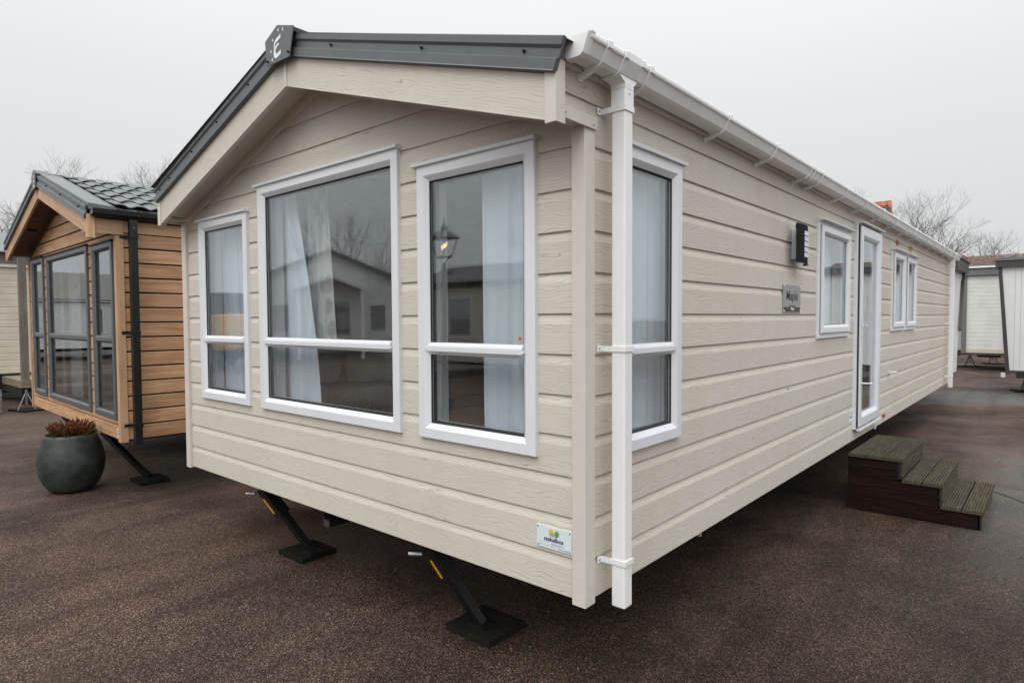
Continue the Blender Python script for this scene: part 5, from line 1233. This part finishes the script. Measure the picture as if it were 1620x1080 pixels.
# yellow loader in the yard
yl=empty('site_machine',(-21,-8,0),label='yellow site machine parked across the yard, mirrored in the narrow left window',cat='machine')
for nm,b,mt in (('body',(-1.8,1.8,-.9,.9,.75,1.95),'vanyel'),('cab',(-.2,1.2,-.8,.8,1.955,2.7),'black'),('skirt',(-1.6,1.6,-.8,.8,.45,.745),'black')): MB().box(*b).build(nm,M[mt],yl,bevel=.05)
for x in (-1.2,1.2):
    for y in (-.8,.8): MB().tube((x,y-.12,.42),(x,y+.12,.42),.42,n=20).build('wheel',M['black'],yl)

# ============================================================ BARE TREES
def tree(loc, h, spread, seed, label, twig=1.0, mat='bark', levels=6, trunk_frac=.25, up=.55, base_r=.22, group='bare winter trees behind the yard', side=.75):
    rnd=random.Random(seed); root=empty('bare_tree',loc,label=label,cat='tree',group=group)
    tv=MB(); cv=MB()
    def rec(p,d,ln,r,lv):
        n=3 if lv>2 else 2
        q=p; dd=d.copy(); rr=r
        for i in range(n):
            dd=(dd+Vector((rnd.uniform(-1,1),rnd.uniform(-1,1),rnd.uniform(-.5,.8)*up))*.17).normalized()
            q2=q+dd*ln/n; r2=rr*.86
            (tv if lv>=levels else cv).tube(q,q2,rr,r2,n=(7 if lv>=levels else (5 if lv>=levels-1 else 3)))
            if lv>0 and lv<levels and rnd.random()<side:
                sd=(dd+Vector((rnd.uniform(-1,1),rnd.uniform(-1,1),rnd.uniform(-.5,.9)))*.9).normalized()
                rec(q2,sd,ln*rnd.uniform(.55,.75),r2*.55,lv-1 if lv<3 else lv-2)
            q,rr=q2,r2
        if lv>0:
            k=rnd.choice((2,3,3)) if lv>1 else 3
            for i in range(k):
                sd=(dd+Vector((rnd.uniform(-1,1)*spread,rnd.uniform(-1,1)*spread,rnd.uniform(-.3,1)*up))*.85).normalized()
                rec(q,sd,ln*rnd.uniform(.62,.82),rr*.66,lv-1)
    rec(Vector((0,0,0)),Vector((0,0,1)),h*trunk_frac,base_r,levels)
    tv.build('trunk',M[mat],root); c=cv.build('crown',M[mat],root)
    zmax=max(v[2] for v in cv.v); s=h/zmax; root.scale=(s,s,s)
    return root
T=tree
T((-6.5,39.4,0),10.2,1.0,11,'tall bare tree above the gutter right of the red-roofed house',base_r=.20)
T((-3.9,37.0,0),8.6,1.1,23,'bare spreading tree in the middle behind the far end of the beige caravan',base_r=.17)
T((-2.3,38.5,0),6.9,1.2,5,'bare low tree furthest right, above the brown-roofed building',base_r=.15)
T((-39.3,7.9,0),9.3,1.1,31,'bare tree just right of the ridge plate of the oak-coloured caravan',base_r=.30,mat='barkr',side=.95)
T((-40.7,10.0,0),10.8,1.1,37,'second bare tree from the left above the tiled roof',base_r=.30,mat='barkr',side=.95)
T((-38.3,11.9,0),10.6,1.1,41,'third bare tree from the left above the tiled roof',base_r=.30,mat='barkr',side=.95)
T((-41.5,14.4,0),11.5,1.1,43,'bare tree nearest the beige caravan verge, above the tiled roof',base_r=.30,mat='barkr',side=.95)
T((-44.0,12.4,0),11.6,1.1,71,'bare tree half hidden behind the others above the tiled roof',base_r=.30,mat='barkr',side=.95)
T((-42.0,8.9,0),10.8,1.1,83,'bare tree in the left clump close behind the ridge of the tiled roof',base_r=.30,mat='barkr',side=.95)
T((-42.5,13.3,0),11.4,1.1,89,'bare tree in the left clump low over the middle of the tiled roof',base_r=.30,mat='barkr',side=.95)
T((-47.6,6.4,0),8.3,1.1,47,'small bare tree at the extreme left edge of the picture',base_r=.16,mat='barkr')
T((-14.0,-22,0),8.5,1.1,53,'bare tree across the yard mirrored behind the lantern',base_r=.2,group='trees mirrored in the windows')
T((-30,-20,0),9.5,1.1,59,'bare tree across the yard mirrored in the left windows',base_r=.2,group='trees mirrored in the windows')
T((19,9,0),9.0,1.1,61,'dense tree across the lane mirrored in the tall side window',base_r=.22,group='trees mirrored in the windows')

# small weeds by the pads
def weed(x,y,s,label):
    m=MB()
    for i in range(9):
        a=random.random()*6.28; l=s*(.5+random.random()*.6); d=Vector((math.cos(a),math.sin(a),.35+.5*random.random())); sd=Vector((-math.sin(a),math.cos(a),0))*l*.22
        p=Vector((0,0,.002)); q=p+d*l*.6; t=p+d*l
        m.poly([p,q-sd,t,q+sd],[(0,1,2,3)])
    o=m.build('weed',M['weed']); o.location=(x,y,0); tag(o,label,'weed',group='weeds on the asphalt')
weed(-2.02,.55,.045,'small round-leaved weed in the shade between the two steady legs')
weed(-.62,.36,.028,'tiny weed right of the nearest jack pad')
weed(-.42,.30,.026,'tiny weed furthest right under the beige caravan corner')

# grit, twigs and scraps of leaf lying about
m=MB(); rnd=random.Random(9)
for i in range(420):
    if rnd.random()<.5: x=rnd.uniform(-9,4); y=rnd.uniform(-1.6,3.2) if rnd.random()<.6 else rnd.uniform(3,14)
    else: x=rnd.uniform(.1,3.5); y=rnd.uniform(-1.0,12)
    a=rnd.random()*6.28; l=rnd.uniform(.006,.022); w=l*rnd.uniform(.2,.7); ca,sa=math.cos(a),math.sin(a); h=rnd.uniform(.001,.007)
    P=lambda u,v,z:(x+u*ca-v*sa,y+u*sa+v*ca,z)
    m.poly([P(-l,0,.001),P(0,-w,h),P(l,0,.002),P(0,w,h*.6)],[(0,1,2),(0,2,3)])
tag(m.build('leaf_scraps',plain('leaf_scrap',(.035,.022,.012),rough=.9,var=.6,scale=3)),'small scraps of dead leaf and grit scattered on the asphalt','litter',kind='stuff')
m=MB()
for i in range(260):
    x=rnd.uniform(-8,3.2); y=rnd.uniform(-1.7,2.6); r=rnd.uniform(.003,.007)
    vs=[(x+r*rnd.uniform(.7,1.2)*math.cos(k*1.257),y+r*rnd.uniform(.7,1.2)*math.sin(k*1.257),.0) for k in range(5)]
    m.poly(vs+[(x,y,r*.9)],[(k,(k+1)%5,5) for k in range(5)])
tag(m.build('loose_chippings',plain('pale_chipping',(.26,.23,.20),rough=.8,var=.5,scale=5)),'loose pale stone chippings lying on the asphalt','gravel',kind='stuff')
